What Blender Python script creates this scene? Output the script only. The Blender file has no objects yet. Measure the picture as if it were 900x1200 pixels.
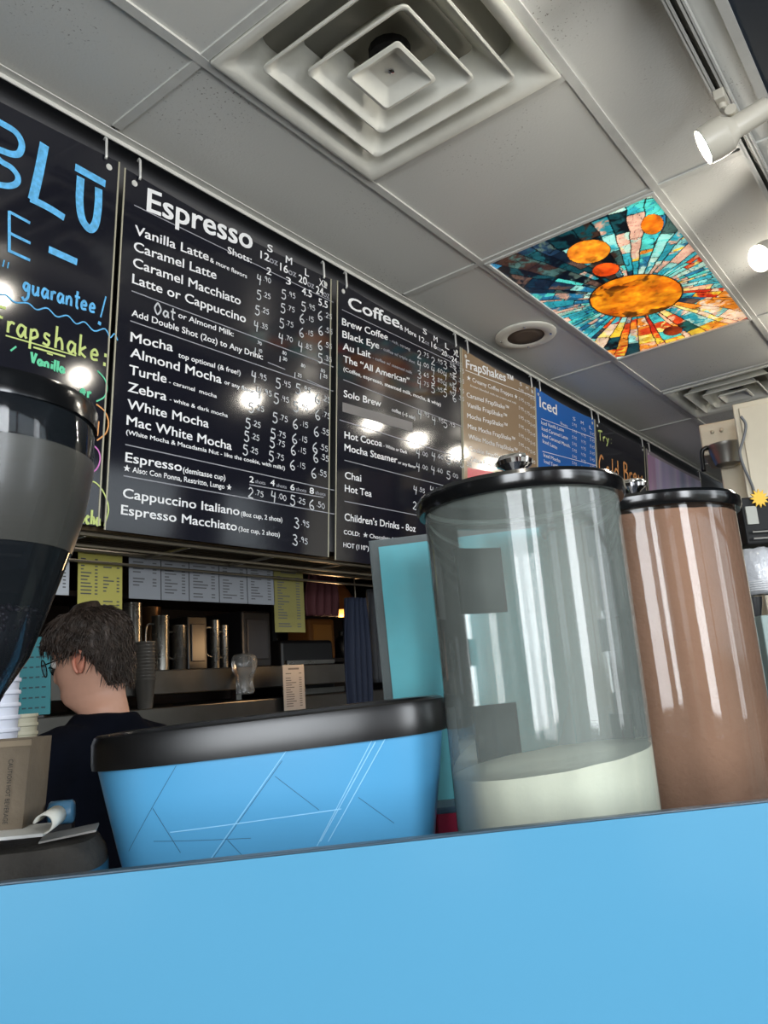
import bpy, bmesh, math, random
import numpy as np
from mathutils import Vector, Matrix, noise
random.seed(4); PI = math.pi
S = bpy.context.scene; COL = S.collection

# ------------------------------------------------------------------ camera
CAM = Vector((0, 0, 1.35)); F = 920.3
R_ = Vector((0.612, -0.788, -0.067)); U_ = Vector((-0.127, -0.181, 0.975)); W_ = Vector((0.781, 0.588, 0.211))
W_.normalize(); R_ = (R_ - W_ * R_.dot(W_)).normalized(); U_ = R_.cross(W_)
cd = bpy.data.cameras.new('camera'); cam = bpy.data.objects.new('camera', cd); COL.objects.link(cam)
cam.matrix_world = Matrix(((R_.x, U_.x, -W_.x, CAM.x), (R_.y, U_.y, -W_.y, CAM.y), (R_.z, U_.z, -W_.z, CAM.z), (0, 0, 0, 1)))
cd.sensor_fit = 'VERTICAL'; cd.sensor_height = 36; cd.lens = F / 1200 * 36; cd.clip_start = 0.02
S.camera = cam
# ------------------------------------------------------------------ world, exposure, big lights
S.view_settings.view_transform = 'Standard'; S.view_settings.look = 'None'
S.view_settings.gamma = 1; S.view_settings.use_curve_mapping = False; S.view_settings.exposure = 0.08
wd = bpy.data.worlds.new('world'); S.world = wd; wd.use_nodes = True
nt = wd.node_tree; nt.nodes.clear()
tc = nt.nodes.new('ShaderNodeTexCoord'); sp = nt.nodes.new('ShaderNodeSeparateXYZ'); rp = nt.nodes.new('ShaderNodeValToRGB')
bg = nt.nodes.new('ShaderNodeBackground'); ow = nt.nodes.new('ShaderNodeOutputWorld'); mr = nt.nodes.new('ShaderNodeMapRange')
mr.inputs[1].default_value = -1; mr.inputs[2].default_value = 1
nt.links.new(tc.outputs['Generated'], sp.inputs[0]); nt.links.new(sp.outputs[2], mr.inputs[0]); nt.links.new(mr.outputs[0], rp.inputs[0])
el = rp.color_ramp.elements
el[0].position = 0.0; el[0].color = (.10, .10, .09, 1); el[1].position = 1; el[1].color = (.55, .72, 1, 1)
for p_, c_ in ((.495, (.20, .20, .18, 1)), (.505, (.75, .82, .85, 1)), (.6, (.85, .92, 1, 1))):
    e_ = el.new(p_); e_.color = c_
nt.links.new(rp.outputs[0], bg.inputs[0]); bg.inputs[1].default_value = 3.0; nt.links.new(bg.outputs[0], ow.inputs[0])
S.cycles.use_denoising = True; S.cycles.max_bounces = 10; S.cycles.transparent_max_bounces = 24
S.cycles.caustics_reflective = False; S.cycles.caustics_refractive = False; S.cycles.sample_clamp_indirect = 4

def area(name, loc, size, sy, energy, color, rot):
    l = bpy.data.lights.new(name, 'AREA'); l.shape = 'RECTANGLE'; l.size = size; l.size_y = sy; l.energy = energy; l.color = color
    o = bpy.data.objects.new(name, l); COL.objects.link(o); o.location = loc; o.rotation_euler = rot
    return o
# daylight coming in through the glazed shop front behind the camera
for wx_, ww_, e_ in ((.35, .45, 34), (2.0, .35, 9)):
    area('storefront_daylight', (wx_, -2.05, 1.78), ww_, 1.35, e_, (.92, .96, 1), (PI / 2 - .06, 0, 0))
for wy_, ww_, e_ in ((-1.45, .35, 26), (-.55, .75, 44)):
    area('side_window_daylight', (-1.48, wy_, 1.75), ww_, 1.35, e_, (.92, .96, 1), (PI / 2 - .06, 0, -PI / 2))

# ------------------------------------------------------------------ pixel helpers (photo frame 900x1200)
def ray(x, y): return R_ * ((x - 450) / F) - U_ * ((y - 600) / F) + W_
def atD(x, y, D): return CAM + ray(x, y) * D
def onY(x, y, Y): d = ray(x, y); return CAM + d * (Y / d.y)
def onZ(x, y, Z): d = ray(x, y); return CAM + d * ((Z - CAM.z) / d.z)
def zat(x, y, D): return atD(x, y, D).z

# ------------------------------------------------------------------ materials
def newmat(name):
    m = bpy.data.materials.new(name); m.use_nodes = True
    return m, m.node_tree, m.node_tree.nodes['Principled BSDF']
def sl(c):
    return tuple(((v / 255) / 12.92 if v / 255 <= .04045 else ((v / 255 + .055) / 1.055) ** 2.4) for v in c) + (1,)
def M(name, rgb, rough=.5, metal=0., spec=.5, bump=0., bscale=40, var=0., vscale=6, emit=0, coat=0, rvar=0):
    m, t, b = newmat(name); c = sl(rgb)
    b.inputs['Base Color'].default_value = c; b.inputs['Roughness'].default_value = rough
    b.inputs['Metallic'].default_value = metal; b.inputs['Specular IOR Level'].default_value = spec
    b.inputs['Coat Weight'].default_value = coat
    if emit:
        b.inputs['Emission Color'].default_value = c; b.inputs['Emission Strength'].default_value = emit
    if bump or var or rvar:
        co = t.nodes.new('ShaderNodeTexCoord')
    if bump:
        n = t.nodes.new('ShaderNodeTexNoise'); n.inputs['Scale'].default_value = bscale; n.inputs['Detail'].default_value = 4
        bp = t.nodes.new('ShaderNodeBump'); bp.inputs['Strength'].default_value = bump; bp.inputs['Distance'].default_value = .01
        t.links.new(co.outputs['Object'], n.inputs['Vector']); t.links.new(n.outputs['Fac'], bp.inputs['Height']); t.links.new(bp.outputs[0], b.inputs['Normal'])
    if var:
        n = t.nodes.new('ShaderNodeTexNoise'); n.inputs['Scale'].default_value = vscale; n.inputs['Detail'].default_value = 6
        r = t.nodes.new('ShaderNodeValToRGB'); r.color_ramp.elements[0].position = .3; r.color_ramp.elements[1].position = .7
        r.color_ramp.elements[0].color = tuple(v * (1 - var) for v in c[:3]) + (1,); r.color_ramp.elements[1].color = tuple(min(1, v * (1 + var)) for v in c[:3]) + (1,)
        t.links.new(co.outputs['Object'], n.inputs['Vector']); t.links.new(n.outputs['Fac'], r.inputs[0]); t.links.new(r.outputs[0], b.inputs['Base Color'])
    if rvar:
        n = t.nodes.new('ShaderNodeTexNoise'); n.inputs['Scale'].default_value = 5; n.inputs['Detail'].default_value = 6
        q = t.nodes.new('ShaderNodeMapRange'); q.inputs[3].default_value = max(0, rough - rvar); q.inputs[4].default_value = rough + rvar
        t.links.new(co.outputs['Object'], n.inputs['Vector']); t.links.new(n.outputs['Fac'], q.inputs[0]); t.links.new(q.outputs[0], b.inputs['Roughness'])
    return m
def thin_clear(name, tint, haze, hazecol, rough=.05, hazescale=9, streak=(1, 1, .15)):
    """clear plastic wall: see-through, fresnel gloss, a film of dust"""
    m = bpy.data.materials.new(name); m.use_nodes = True; t = m.node_tree; t.nodes.clear()
    o = t.nodes.new('ShaderNodeOutputMaterial'); tr = t.nodes.new('ShaderNodeBsdfTransparent'); gl = t.nodes.new('ShaderNodeBsdfGlossy')
    df = t.nodes.new('ShaderNodeBsdfDiffuse'); m1 = t.nodes.new('ShaderNodeMixShader'); m2 = t.nodes.new('ShaderNodeMixShader')
    lw = t.nodes.new('ShaderNodeFresnel'); lw.inputs[0].default_value = 1.45
    tr.inputs[0].default_value = tint + (1,); df.inputs[0].default_value = sl(hazecol); gl.inputs['Roughness'].default_value = rough
    co = t.nodes.new('ShaderNodeTexCoord'); mp = t.nodes.new('ShaderNodeMapping'); mp.inputs['Scale'].default_value = streak
    n = t.nodes.new('ShaderNodeTexNoise'); n.inputs['Scale'].default_value = hazescale; n.inputs['Detail'].default_value = 8
    q = t.nodes.new('ShaderNodeMapRange'); q.inputs[1].default_value = .3; q.inputs[2].default_value = .75
    q.inputs[3].default_value = haze * .6; q.inputs[4].default_value = haze * 1.6
    t.links.new(co.outputs['Object'], mp.inputs[0]); t.links.new(mp.outputs[0], n.inputs['Vector']); t.links.new(n.outputs['Fac'], q.inputs[0])
    t.links.new(q.outputs[0], m1.inputs[0]); t.links.new(tr.outputs[0], m1.inputs[1]); t.links.new(df.outputs[0], m1.inputs[2])
    t.links.new(lw.outputs[0], m2.inputs[0]); t.links.new(m1.outputs[0], m2.inputs[1]); t.links.new(gl.outputs[0], m2.inputs[2])
    t.links.new(m2.outputs[0], o.inputs[0]); return m
def vcol_mat(name, rough=.4, emit=0, spec=.5):
    m, t, b = newmat(name); a = t.nodes.new('ShaderNodeAttribute'); a.attribute_name = 'Col'
    t.links.new(a.outputs['Color'], b.inputs['Base Color']); b.inputs['Roughness'].default_value = rough; b.inputs['Specular IOR Level'].default_value = spec
    if emit:
        t.links.new(a.outputs['Color'], b.inputs['Emission Color']); b.inputs['Emission Strength'].default_value = emit
    return m

def tile_mat():
    m, t, b = newmat('ceiling_tile_vinyl'); co = t.nodes.new('ShaderNodeTexCoord')
    n = t.nodes.new('ShaderNodeTexNoise'); n.inputs['Scale'].default_value = 150; n.inputs['Detail'].default_value = 3
    n2 = t.nodes.new('ShaderNodeTexNoise'); n2.inputs['Scale'].default_value = 2.2
    r1 = t.nodes.new('ShaderNodeMapRange'); r1.inputs[1].default_value = .64; r1.inputs[2].default_value = .70
    r2 = t.nodes.new('ShaderNodeMapRange'); r2.inputs[1].default_value = .5; r2.inputs[2].default_value = .66
    mu = t.nodes.new('ShaderNodeMath'); mu.operation = 'MULTIPLY'
    mx = t.nodes.new('ShaderNodeMix'); mx.data_type = 'RGBA'; mx.inputs['A'].default_value = sl((216, 216, 210)); mx.inputs['B'].default_value = sl((112, 104, 92))
    for q in (n, n2): t.links.new(co.outputs['Object'], q.inputs['Vector'])
    t.links.new(n.outputs['Fac'], r1.inputs[0]); t.links.new(n2.outputs['Fac'], r2.inputs[0])
    t.links.new(r1.outputs[0], mu.inputs[0]); t.links.new(r2.outputs[0], mu.inputs[1]); t.links.new(mu.outputs[0], mx.inputs['Factor'])
    t.links.new(mx.outputs['Result'], b.inputs['Base Color']); b.inputs['Roughness'].default_value = .38
    bp = t.nodes.new('ShaderNodeBump'); bp.inputs['Strength'].default_value = .12; bp.inputs['Distance'].default_value = .004
    t.links.new(n.outputs['Fac'], bp.inputs['Height']); t.links.new(bp.outputs[0], b.inputs['Normal'])
    return m
def board_mat(name, rgb, rough=.09, wav=.16):
    m = M(name, rgb, rough, spec=.5, bump=wav, bscale=3.2)
    for n_ in m.node_tree.nodes:
        if n_.type == 'TEX_NOISE': n_.inputs['Detail'].default_value = 0
    return m

m_tile = tile_mat()
m_bar = M('grid_bar_paint', (206, 206, 200), .45, var=.06, vscale=20)
m_vent = M('vent_paint', (228, 227, 216), .4, var=.10, vscale=9, bump=.05, bscale=90)
m_black = M('black_void', (6, 6, 7), .8)
m_navy = M('navy_paint', (20, 34, 48), .6)
m_board = board_mat('board_black_laminate', (24, 25, 34))
m_tan = board_mat('board_tan_laminate', (150, 128, 102), .12, .15)
m_boardblue = board_mat('board_blue_laminate', (38, 104, 190), .12, .15)
m_white = M('print_white', (236, 238, 240), .5)
m_chalk = M('paint_pen_white', (200, 204, 208), .6)
m_sky = M('paint_pen_sky_blue', (92, 178, 232), .6, var=.25, vscale=90)
m_lime = M('paint_pen_lime', (196, 212, 128), .6)
m_green = M('paint_pen_green', (96, 208, 160), .6)
m_orange = M('paint_pen_orange', (226, 158, 92), .6)
m_pink = M('paint_pen_pink', (206, 120, 190), .6)
m_rule = M('print_grey_rule', (150, 152, 160), .5)
m_zinc = M('wire_zinc', (120, 112, 98), .35, .8)
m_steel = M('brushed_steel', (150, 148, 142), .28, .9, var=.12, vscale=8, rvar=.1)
m_chrome = M('chrome', (225, 225, 228), .08, 1)
m_blackgloss = M('black_gloss', (14, 15, 16), .16, rvar=.08)
m_blackmat = M('black_plastic', (13, 13, 14), .3, var=.2, vscale=14)
m_counter = M('counter_grey', (70, 66, 60), .4)
m_skin = M('skin', (214, 164, 140), .5, var=.05, vscale=30)
m_shirt = M('navy_cotton', (9, 13, 24), .95, 0, .1, bump=.2, bscale=30)
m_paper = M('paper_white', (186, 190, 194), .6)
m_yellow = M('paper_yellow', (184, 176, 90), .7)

# ------------------------------------------------------------------ mesh helpers
def link(name, me, mat=None, parent=None, smooth=False):
    o = bpy.data.objects.new(name, me); COL.objects.link(o)
    if mat: me.materials.append(mat)
    if smooth:
        for p in me.polygons: p.use_smooth = True
    if parent: o.parent = parent
    return o
def fin(name, bm, mat, parent=None, smooth=False, bevel=0, sharp=None):
    me = bpy.data.meshes.new(name); bmesh.ops.recalc_face_normals(bm, faces=bm.faces); bm.to_mesh(me); bm.free()
    o = link(name, me, mat, parent, smooth)
    if smooth and sharp is not None:
        me.set_sharp_from_angle(angle=sharp)
    if bevel:
        b = o.modifiers.new('bevel', 'BEVEL'); b.width = bevel; b.segments = 2; b.limit_method = 'ANGLE'
    return o
def box(bm, c, s, rot=None):
    g = bmesh.ops.create_cube(bm, size=1)['verts']
    mt = Matrix.Translation(Vector(c)) @ (rot.to_4x4() if rot else Matrix()) @ Matrix.Diagonal((s[0], s[1], s[2], 1))
    bmesh.ops.transform(bm, matrix=mt, verts=g)
def box2(bm, a, b):
    a, b = Vector(a), Vector(b); box(bm, (a + b) / 2, [abs(v) for v in (b - a)])
def tube(bm, pts, r, seg=8, cap=True):
    pts = [Vector(p) for p in pts]; rs = r if isinstance(r, (list, tuple)) else [r] * len(pts); prev = None; up = None
    rings = []
    for i, p in enumerate(pts):
        d = (pts[min(i + 1, len(pts) - 1)] - pts[max(i - 1, 0)]).normalized()
        if up is None: up = d.orthogonal().normalized()
        up = (up - d * up.dot(d)).normalized(); s = d.cross(up)
        rings.append([bm.verts.new(p + (up * math.cos(2 * PI * k / seg) + s * math.sin(2 * PI * k / seg)) * rs[i]) for k in range(seg)])
    for a, b in zip(rings, rings[1:]):
        for k in range(seg): bm.faces.new((a[k], a[(k + 1) % seg], b[(k + 1) % seg], b[k]))
    if cap: bm.faces.new(rings[0][::-1]); bm.faces.new(rings[-1])
def loft(bm, rings, closed=True, cap0=True, cap1=True):
    V = [[bm.verts.new(p) for p in r] for r in rings]; n = len(V[0])
    for a, b in zip(V, V[1:]):
        for k in range(n if closed else n - 1): bm.faces.new((a[k], a[(k + 1) % n], b[(k + 1) % n], b[k]))
    if cap0: bm.faces.new(V[0][::-1])
    if cap1: bm.faces.new(V[-1])
    return V
def lathe(bm, c, prof, seg=48, cap0=True, cap1=True, sx=1, sy=1):
    c = Vector(c)
    return loft(bm, [[c + Vector((r * sx * math.cos(2 * PI * k / seg), r * sy * math.sin(2 * PI * k / seg), z)) for k in range(seg)] for r, z in prof], True, cap0, cap1)
def superring(a, b, z, n=4, seg=64, c=(0, 0)):
    o = []
    for k in range(seg):
        t = 2 * PI * k / seg; ct, st = math.cos(t), math.sin(t)
        o.append(Vector((c[0] + a * abs(ct) ** (2 / n) * (1 if ct >= 0 else -1), c[1] + b * abs(st) ** (2 / n) * (1 if st >= 0 else -1), z)))
    return o
def empty(name, loc, rz=0):
    o = bpy.data.objects.new(name, None); COL.objects.link(o); o.location = loc; o.rotation_euler = (0, 0, rz); o.empty_display_size = .05
    return o
def tag(o, label, cat, group=None):
    o['label'] = label; o['category'] = cat
    if group: o['group'] = group
    return o
def struct(o): o['kind'] = 'structure'; return o
def under(child, parent):      # keep world placement of a child built in world coordinates
    child.parent = parent; bpy.context.view_layer.update(); child.matrix_parent_inverse = parent.matrix_world.inverted(); return child

# ================================================================== SETTING
H = 2.739; GX = .999; GY = 1.178; YW = 1.534; T = .61; YE = .222; XR = 7.3; XL = -1.6
bm = bmesh.new(); box2(bm, (XL, -2.3, -.05), (XR, 4.0, 0)); struct(fin('floor', bm, M('floor_tile', (88, 80, 72), .4, var=.2)))
bm = bmesh.new(); box2(bm, (XL, YE, H + .12), (XR, YW + .06, H + .16)); ceiling = struct(fin('ceiling', bm, M('plenum', (40, 40, 40), .9)))
# tiles; None = opening for a fitting
def tile(x0, x1, y0, y1):
    bm = bmesh.new(); g = .009
    box2(bm, (x0 + g, y0 + g, H + .006), (x1 - g, y1 - g, H + .018)); fin('ceiling_tile', bm, m_tile, ceiling)
X = lambda i: GX + T * i
rows = [(GY, YW, [(-4, -2), (-2, 0), (0, 2), (2, 4), (4, 6), (6, 8), (8, 10)]),
        (GY - T, GY, [(-4, -2), (-2, 0), (1, 2), (4, 5), (6, 7), (7, 9), (9, 10)]),
        (YE, GY - T, [(-4, -2), (-2, 0), (0, 2), (2, 4), (4, 6), (6, 8), (8, 10)])]
for y0, y1, xs in rows:
    for a, b in xs: tile(X(a), X(b), y0, y1)
def bar(x0, y0, x1, y1, w=.024):
    bm = bmesh.new()
    if abs(x1 - x0) > abs(y1 - y0): box2(bm, (x0, y0 - w / 2, H), (x1, y0 + w / 2, H + .006)); box2(bm, (x0, y0 - .003, H + .006), (x1, y0 + .003, H + .04))
    else: box2(bm, (x0 - w / 2, y0 + w / 2, H + .001), (x0 + w / 2, y1 - w / 2, H + .006)); box2(bm, (x0 - .003, y0 + w / 2, H + .006), (x0 + .003, y1 - w / 2, H + .04))
    fin('grid_bar', bm, m_bar, ceiling)
for y in (GY, GY - T): bar(XL, y, XR, y)
for y0, y1, ends in ((GY, YW - .02, (-4, -2, 0, 2, 4, 6, 8)), (GY - T, GY, (-2, 0, 1, 2, 4, 5, 6, 7, 9)), (YE, GY - T, (-2, 0, 2, 4, 6, 8))):
    for i in ends: bar(X(i), y0, X(i), y1)
bm = bmesh.new(); box2(bm, (XL, YW - .024, H - .001), (XR, YW, H + .002)); box2(bm, (XL, YW - .003, H - .012), (XR, YW, H + .03)); struct(fin('trim_1', bm, m_bar))
bm = bmesh.new(); box2(bm, (XL, YE - .01, H - .004), (XR, YE + .012, H + .02)); struct(fin('trim_2', bm, m_bar))
# dark soffit on the customer side
bm = bmesh.new(); box2(bm, (XL, -2.3, H + .004), (XR, YE - .01, H + .10)); struct(fin('trim_3', bm, m_navy))
# header above the pass-through, the wall of the work room behind
bm = bmesh.new(); box2(bm, (XL, YW + .07, 1.76), (XR, YW + .13, H + .15)); struct(fin('wall_back', bm, M('header_grey', (84, 84, 86), .6)))
bm = bmesh.new(); box2(bm, (XL, 3.9, 0), (XR, 3.95, 2.75)); struct(fin('wall_kitchen', bm, M('kitchen_wall', (58, 44, 34), .7, var=.3, vscale=2)))
bm = bmesh.new(); box2(bm, (XL, YW + .13, 2.55), (XR, 3.95, 2.60)); struct(fin('trim_4', bm, M('kitchen_ceiling', (48, 44, 40), .8)))
bm = bmesh.new()
for y0_, y1_, z0_, z1_ in ((-2.3, -2.05, 0, 2.75), (.0, 3.95, 0, 2.75), (-2.05, 0, 0, .5), (-2.05, 0, 2.5, 2.75)): box2(bm, (XL - .05, y0_, z0_), (XL, y1_, z1_))
struct(fin('wall_left', bm, M('wall_left_paint', (120, 112, 100), .7)))
bm = bmesh.new(); box2(bm, (XR, -2.3, 0), (XR + .05, 3.95, 2.75)); struct(fin('wall_right', bm, M('wall_right_paint', (150, 146, 140), .7)))
# shop front with windows behind the camera
bm = bmesh.new(); yf = -2.3
box2(bm, (XL, yf, 0), (XR, yf + .08, .45)); box2(bm, (XL, yf, 2.5), (XR, yf + .08, 2.75))
for x in (XL, -.55, 4.1, XR - .5): box2(bm, (x, yf, .45), (x + .5, yf + .08, 2.5))
struct(fin('wall_front', bm, M('front_wall', (90, 60, 52), .7)))
n = 0
for x0, x1 in ((XL + .5, -.55), (-.05, 4.1), (4.6, XR - .5)):
    n += 1; bm = bmesh.new()
    k = max(1, round((x1 - x0) / .95)); st = (x1 - x0) / k
    for i in range(k + 1): box2(bm, (x0 + st * i - .03, yf + .01, .45), (x0 + st * i + .03, yf + .07, 2.5))
    box2(bm, (x0, yf + .01, 1.95), (x1, yf + .07, 2.0)); box2(bm, (x0, yf + .01, .45), (x1, yf + .07, .52))
    w = struct(fin('window_%d' % n, bm, M('window_frame_%d' % n, (150, 40, 44), .4)))
    for i in range(k):
        bm = bmesh.new(); box2(bm, (x0 + st * i + .03, yf + .035, .5), (x0 + st * (i + 1) - .03, yf + .041, 2.5))
        fin('pane', bm, thin_clear('window_glass', (.97, .98, .98), .01, (200, 200, 200)), w) if i == 0 and n == 1 else fin('pane', bm, bpy.data.materials['window_glass'], w)

bm = bmesh.new()
for y in (-2.05, -1.02, -.04): box2(bm, (XL - .04, y, .5), (XL - .01, y + .05, 2.5))
box2(bm, (XL - .04, -2.05, .5), (XL - .01, 0, .56)); box2(bm, (XL - .04, -2.05, 2.0), (XL - .01, 0, 2.05))
w = struct(fin('window_4', bm, M('window_frame_4', (150, 40, 44), .4)))
for y in (-2.0, -.97):
    bm = bmesh.new(); box2(bm, (XL - .028, y, .56), (XL - .022, y + .93, 2.5)); fin('pane', bm, bpy.data.materials['window_glass'], w)

# ================================================================== CEILING FITTINGS
def sq(h, z, rad=.02, seg=6, c=(0, 0)):
    o = []
    for q, (sx, sy) in enumerate(((1, 1), (-1, 1), (-1, -1), (1, -1))):
        for k in range(seg + 1):
            a = q * PI / 2 + k * PI / 2 / seg
            o.append(Vector((c[0] + sx * (h - rad) + rad * math.cos(a), c[1] + sy * (h - rad) + rad * math.sin(a), z)))
    return o
def vent(cx, cy, label):
    t = tag(empty('ceiling_vent', (cx, cy, H)), label, 'air vent')
    bm = bmesh.new(); loft(bm, [sq(.292, .002, .004), sq(.292, -.006, .004), sq(.283, -.009, .006), sq(.262, -.002, .02), sq(.247, .018, .05), sq(.232, .06, .06), sq(.225, .083, .06)], cap0=False, cap1=False)
    o = fin('frame', bm, m_vent, t, True, sharp=.6); sd = o.modifiers.new('solid', 'SOLIDIFY'); sd.thickness = .002
    for lo, hi, z0, z1 in ((.213, .146, -.016, .064), (.142, .086, -.022, .058)):
        bm = bmesh.new(); loft(bm, [sq(hi, z1, .02), sq((lo + hi) / 2 + .002, (z0 + z1) / 2 - .004, .02), sq(lo - .012, z0 + .006, .018), sq(lo - .004, z0, .018), sq(lo, z0 + .001, .018), sq(lo, z0 + .006, .018)], cap0=False, cap1=False)
        o = fin('louvre', bm, m_vent, t, True, sharp=.8); sd = o.modifiers.new('solid', 'SOLIDIFY'); sd.thickness = .003
    bm = bmesh.new(); loft(bm, [sq(.074, -.020, .01), sq(.076, -.027, .01), sq(.068, -.029, .01), sq(.040, -.006, .006), sq(.038, -.005, .006)], cap0=False)
    fin('centre_plate', bm, m_vent, t, True, sharp=.5)
    bm = bmesh.new(); lathe(bm, (0, 0, 0), [(.007, -.005), (.007, -.009), (.003, -.010)], 16); fin('screw', bm, m_chrome, t)
    bm = bmesh.new(); lathe(bm, (0, 0, 0), [(.05, .028), (.05, .05)], 16); fin('damper', bm, m_black, t)
    bm = bmesh.new(); box2(bm, (-.28, -.28, .082), (.28, .28, .086)); fin('duct', bm, M('duct_grey', (150, 148, 138), .7), t)
vent(X(.5), GY - T / 2, 'large white square ceiling vent with nested louvres nearest the camera')
vent(X(5.5), GY - T / 2, 'smaller looking far ceiling vent above the steel coffee brewer')

# ceiling speaker
sc_ = onZ(606, 394, H); t = tag(empty('ceiling_speaker', (sc_.x + .02, 1.345, H)), 'round white ceiling speaker with brown mesh centre above the tan board', 'speaker')
bm = bmesh.new(); lathe(bm, (0, 0, 0), [(.128, .004), (.128, -.004), (.118, -.009), (.085, -.010), (.078, -.006)], 48, cap0=False, cap1=False); fin('ring', bm, m_vent, t, True, sharp=.6)
bm = bmesh.new(); lathe(bm, (0, 0, 0), [(.079, -.0055), (.04, -.007), (.003, -.0075)], 40); fin('mesh_grille', bm, M('speaker_mesh', (96, 80, 66), .7, bump=.6, bscale=400), t, True)
for k in range(4):
    bm = bmesh.new(); a = k * PI / 2 + .4; lathe(bm, (.103 * math.cos(a), .103 * math.sin(a), 0), [(.006, -.009), (.005, -.013), (.001, -.0135)], 10); fin('screw', bm, m_chrome, t)

# ---- backlit printed panel
px0, px1, py0, py1 = X(2) + .02, X(4) - .02, GY - T + .02, GY - .02
NX, NY = 420, 210
gx = np.linspace(0, 1, NX); gy = np.linspace(0, 1, NY); UU, VV = np.meshgrid(gx, gy)
xw = px0 + UU * (px1 - px0); yw = py0 + VV * (py1 - py0)
rng = np.random.default_rng(5)
def vnoise(x, y, s, seed):
    r = np.random.default_rng(seed).random((64, 64)); x = x * s; y = y * s
    xi = np.floor(x).astype(int); yi = np.floor(y).astype(int); fx = x - xi; fy = y - yi; fx = fx * fx * (3 - 2 * fx); fy = fy * fy * (3 - 2 * fy)
    g = lambda a, b: r[a % 64, b % 64]
    return (g(xi, yi) * (1 - fx) + g(xi + 1, yi) * fx) * (1 - fy) + (g(xi, yi + 1) * (1 - fx) + g(xi + 1, yi + 1) * fx) * fy
def fb(x, y, s, seed): return .5 * vnoise(x, y, s, seed) + .3 * vnoise(x, y, s * 2.1, seed + 1) + .2 * vnoise(x, y, s * 4.3, seed + 2)
hexs = lambda h: np.array([int(h[i:i + 2], 16) for i in (0, 2, 4)]) / 255.
teal = [hexs(h) for h in ('4fc3b6', '2f97a4', '8fd0c4', '2a6f92', 'b4d8c4', '3fa9b4', 'd8a890')]
warm = [hexs(h) for h in ('f08a2a', 'e2481e', 'f6c63c', 'f2b58c', 'fbe27a', 'c22f18', 'f3cfae')]
dark = [hexs(h) for h in ('16222e', '20364a', '0e1418', '3a2a22')]
def bpt(px, py): p = onZ(px, py, H); return p.x, p.y
pc = bpt(745, 347)
def ell(a, b, c, d, rough=1):  # planet from its four extreme photo points, as a disc in the panel
    pts = [bpt(*q) for q in (a, b, c, d)]; return pts
ang = np.arctan2(yw - pc[1], xw - pc[0]); rad = np.hypot(xw - pc[0], yw - pc[1])
wob = fb(xw, yw, 9, 3) - .5
NS = 58
edges = np.sort((np.arange(NS) + rng.uniform(-.32, .32, NS)) / NS * 2 * PI - PI)
aw = ang + wob * .05
sid = np.searchsorted(edges, aw) % NS
dl = np.minimum.reduce([np.abs((aw[..., None] - edges[None, None, :] + PI) % (2 * PI) - PI).min(-1)]) * rad
seg_off = rng.random(NS); seg_len = rng.uniform(.07, .17, NS)
rr = (rad + wob * .03) / seg_len[sid] + seg_off[sid]; rid = np.floor(rr).astype(int); fr = (rr - rid); dr = np.minimum(fr, 1 - fr) * seg_len[sid]
hsh = (np.sin(sid * 12.9898 + rid * 78.233) * 43758.5453) % 1.0
amid = (edges[sid - 1] + .07)
# warm side towards the aisle edge / far-right, teal in the mid, dark towards the near-left corner
warmness = .5 + .5 * np.cos(ang - math.radians(-25)); darkness = np.exp(-((np.abs((ang - math.radians(165) + PI) % (2 * PI) - PI)) / .55) ** 2)
colr = np.zeros((NY, NX, 3))
idx = (np.floor(hsh * 997).astype(int)); idx2 = (np.floor(hsh * 7919).astype(int))
wx = xw + .05 * (fb(xw, yw, 12, 61) - .5); wy = yw + .05 * (fb(xw, yw, 12, 67) - .5)
sel = hsh * .55 + (warmness - .5) * .55 + .45 * fb(wx, wy, 6, 71)
pick = lambda P_, i_: np.array(P_)[i_ % len(P_)]
blend = np.clip((fb(wx, wy, 24, 81) - .42) * 7, 0, 1)[..., None]
Tl = pick(teal, idx) * (1 - blend) + pick(teal, idx2) * blend; Wm = pick(warm, idx) * (1 - blend) + pick(warm, idx2) * blend; Dk = pick(dark, idx) * (1 - blend) + pick(teal, idx2) * .45 * blend
colr = np.where((sel > .62)[..., None], Wm, Tl)
colr = np.where(((hsh * 7.3 % 1) < .06 + .75 * darkness)[..., None], Dk, colr)
colr = colr * (.66 + .62 * fb(xw, yw, 26, 11)[..., None])
sw = np.abs(np.sin(fb(wx, wy, 9, 21) * 30)); colr = np.where((sw < .12)[..., None], colr * .5, colr)
line = (dl < .0020) | (dr < .0018)
colr = np.where(line[..., None], colr * .12, colr)
def disc(cx, cy, rx, ry, rot, base, hot, seed, dk=.6):
    global colr
    c, s = math.cos(rot), math.sin(rot); dx = xw - cx; dy = yw - cy
    q = np.hypot((dx * c + dy * s) / rx, (-dx * s + dy * c) / ry)
    n1 = fb(wx, wy, 14, seed); n2 = fb(xw, yw, 30, seed + 7)
    body = hexs(base) * (1 - n1[..., None]) + hexs(hot) * n1[..., None]
    body = body * (.55 + .9 * n2[..., None])
    body = body * (1 - dk * np.clip((.47 - fb(wx, wy, 17, seed + 3)) * 9, 0, 1)[..., None] * np.clip(np.abs(dx) / rx * 1.8 - .2, 0, 1)[..., None])
    body = np.where(((q > .965))[..., None], body * .1, body)
    colr = np.where((q < 1)[..., None], body, colr)
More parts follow.
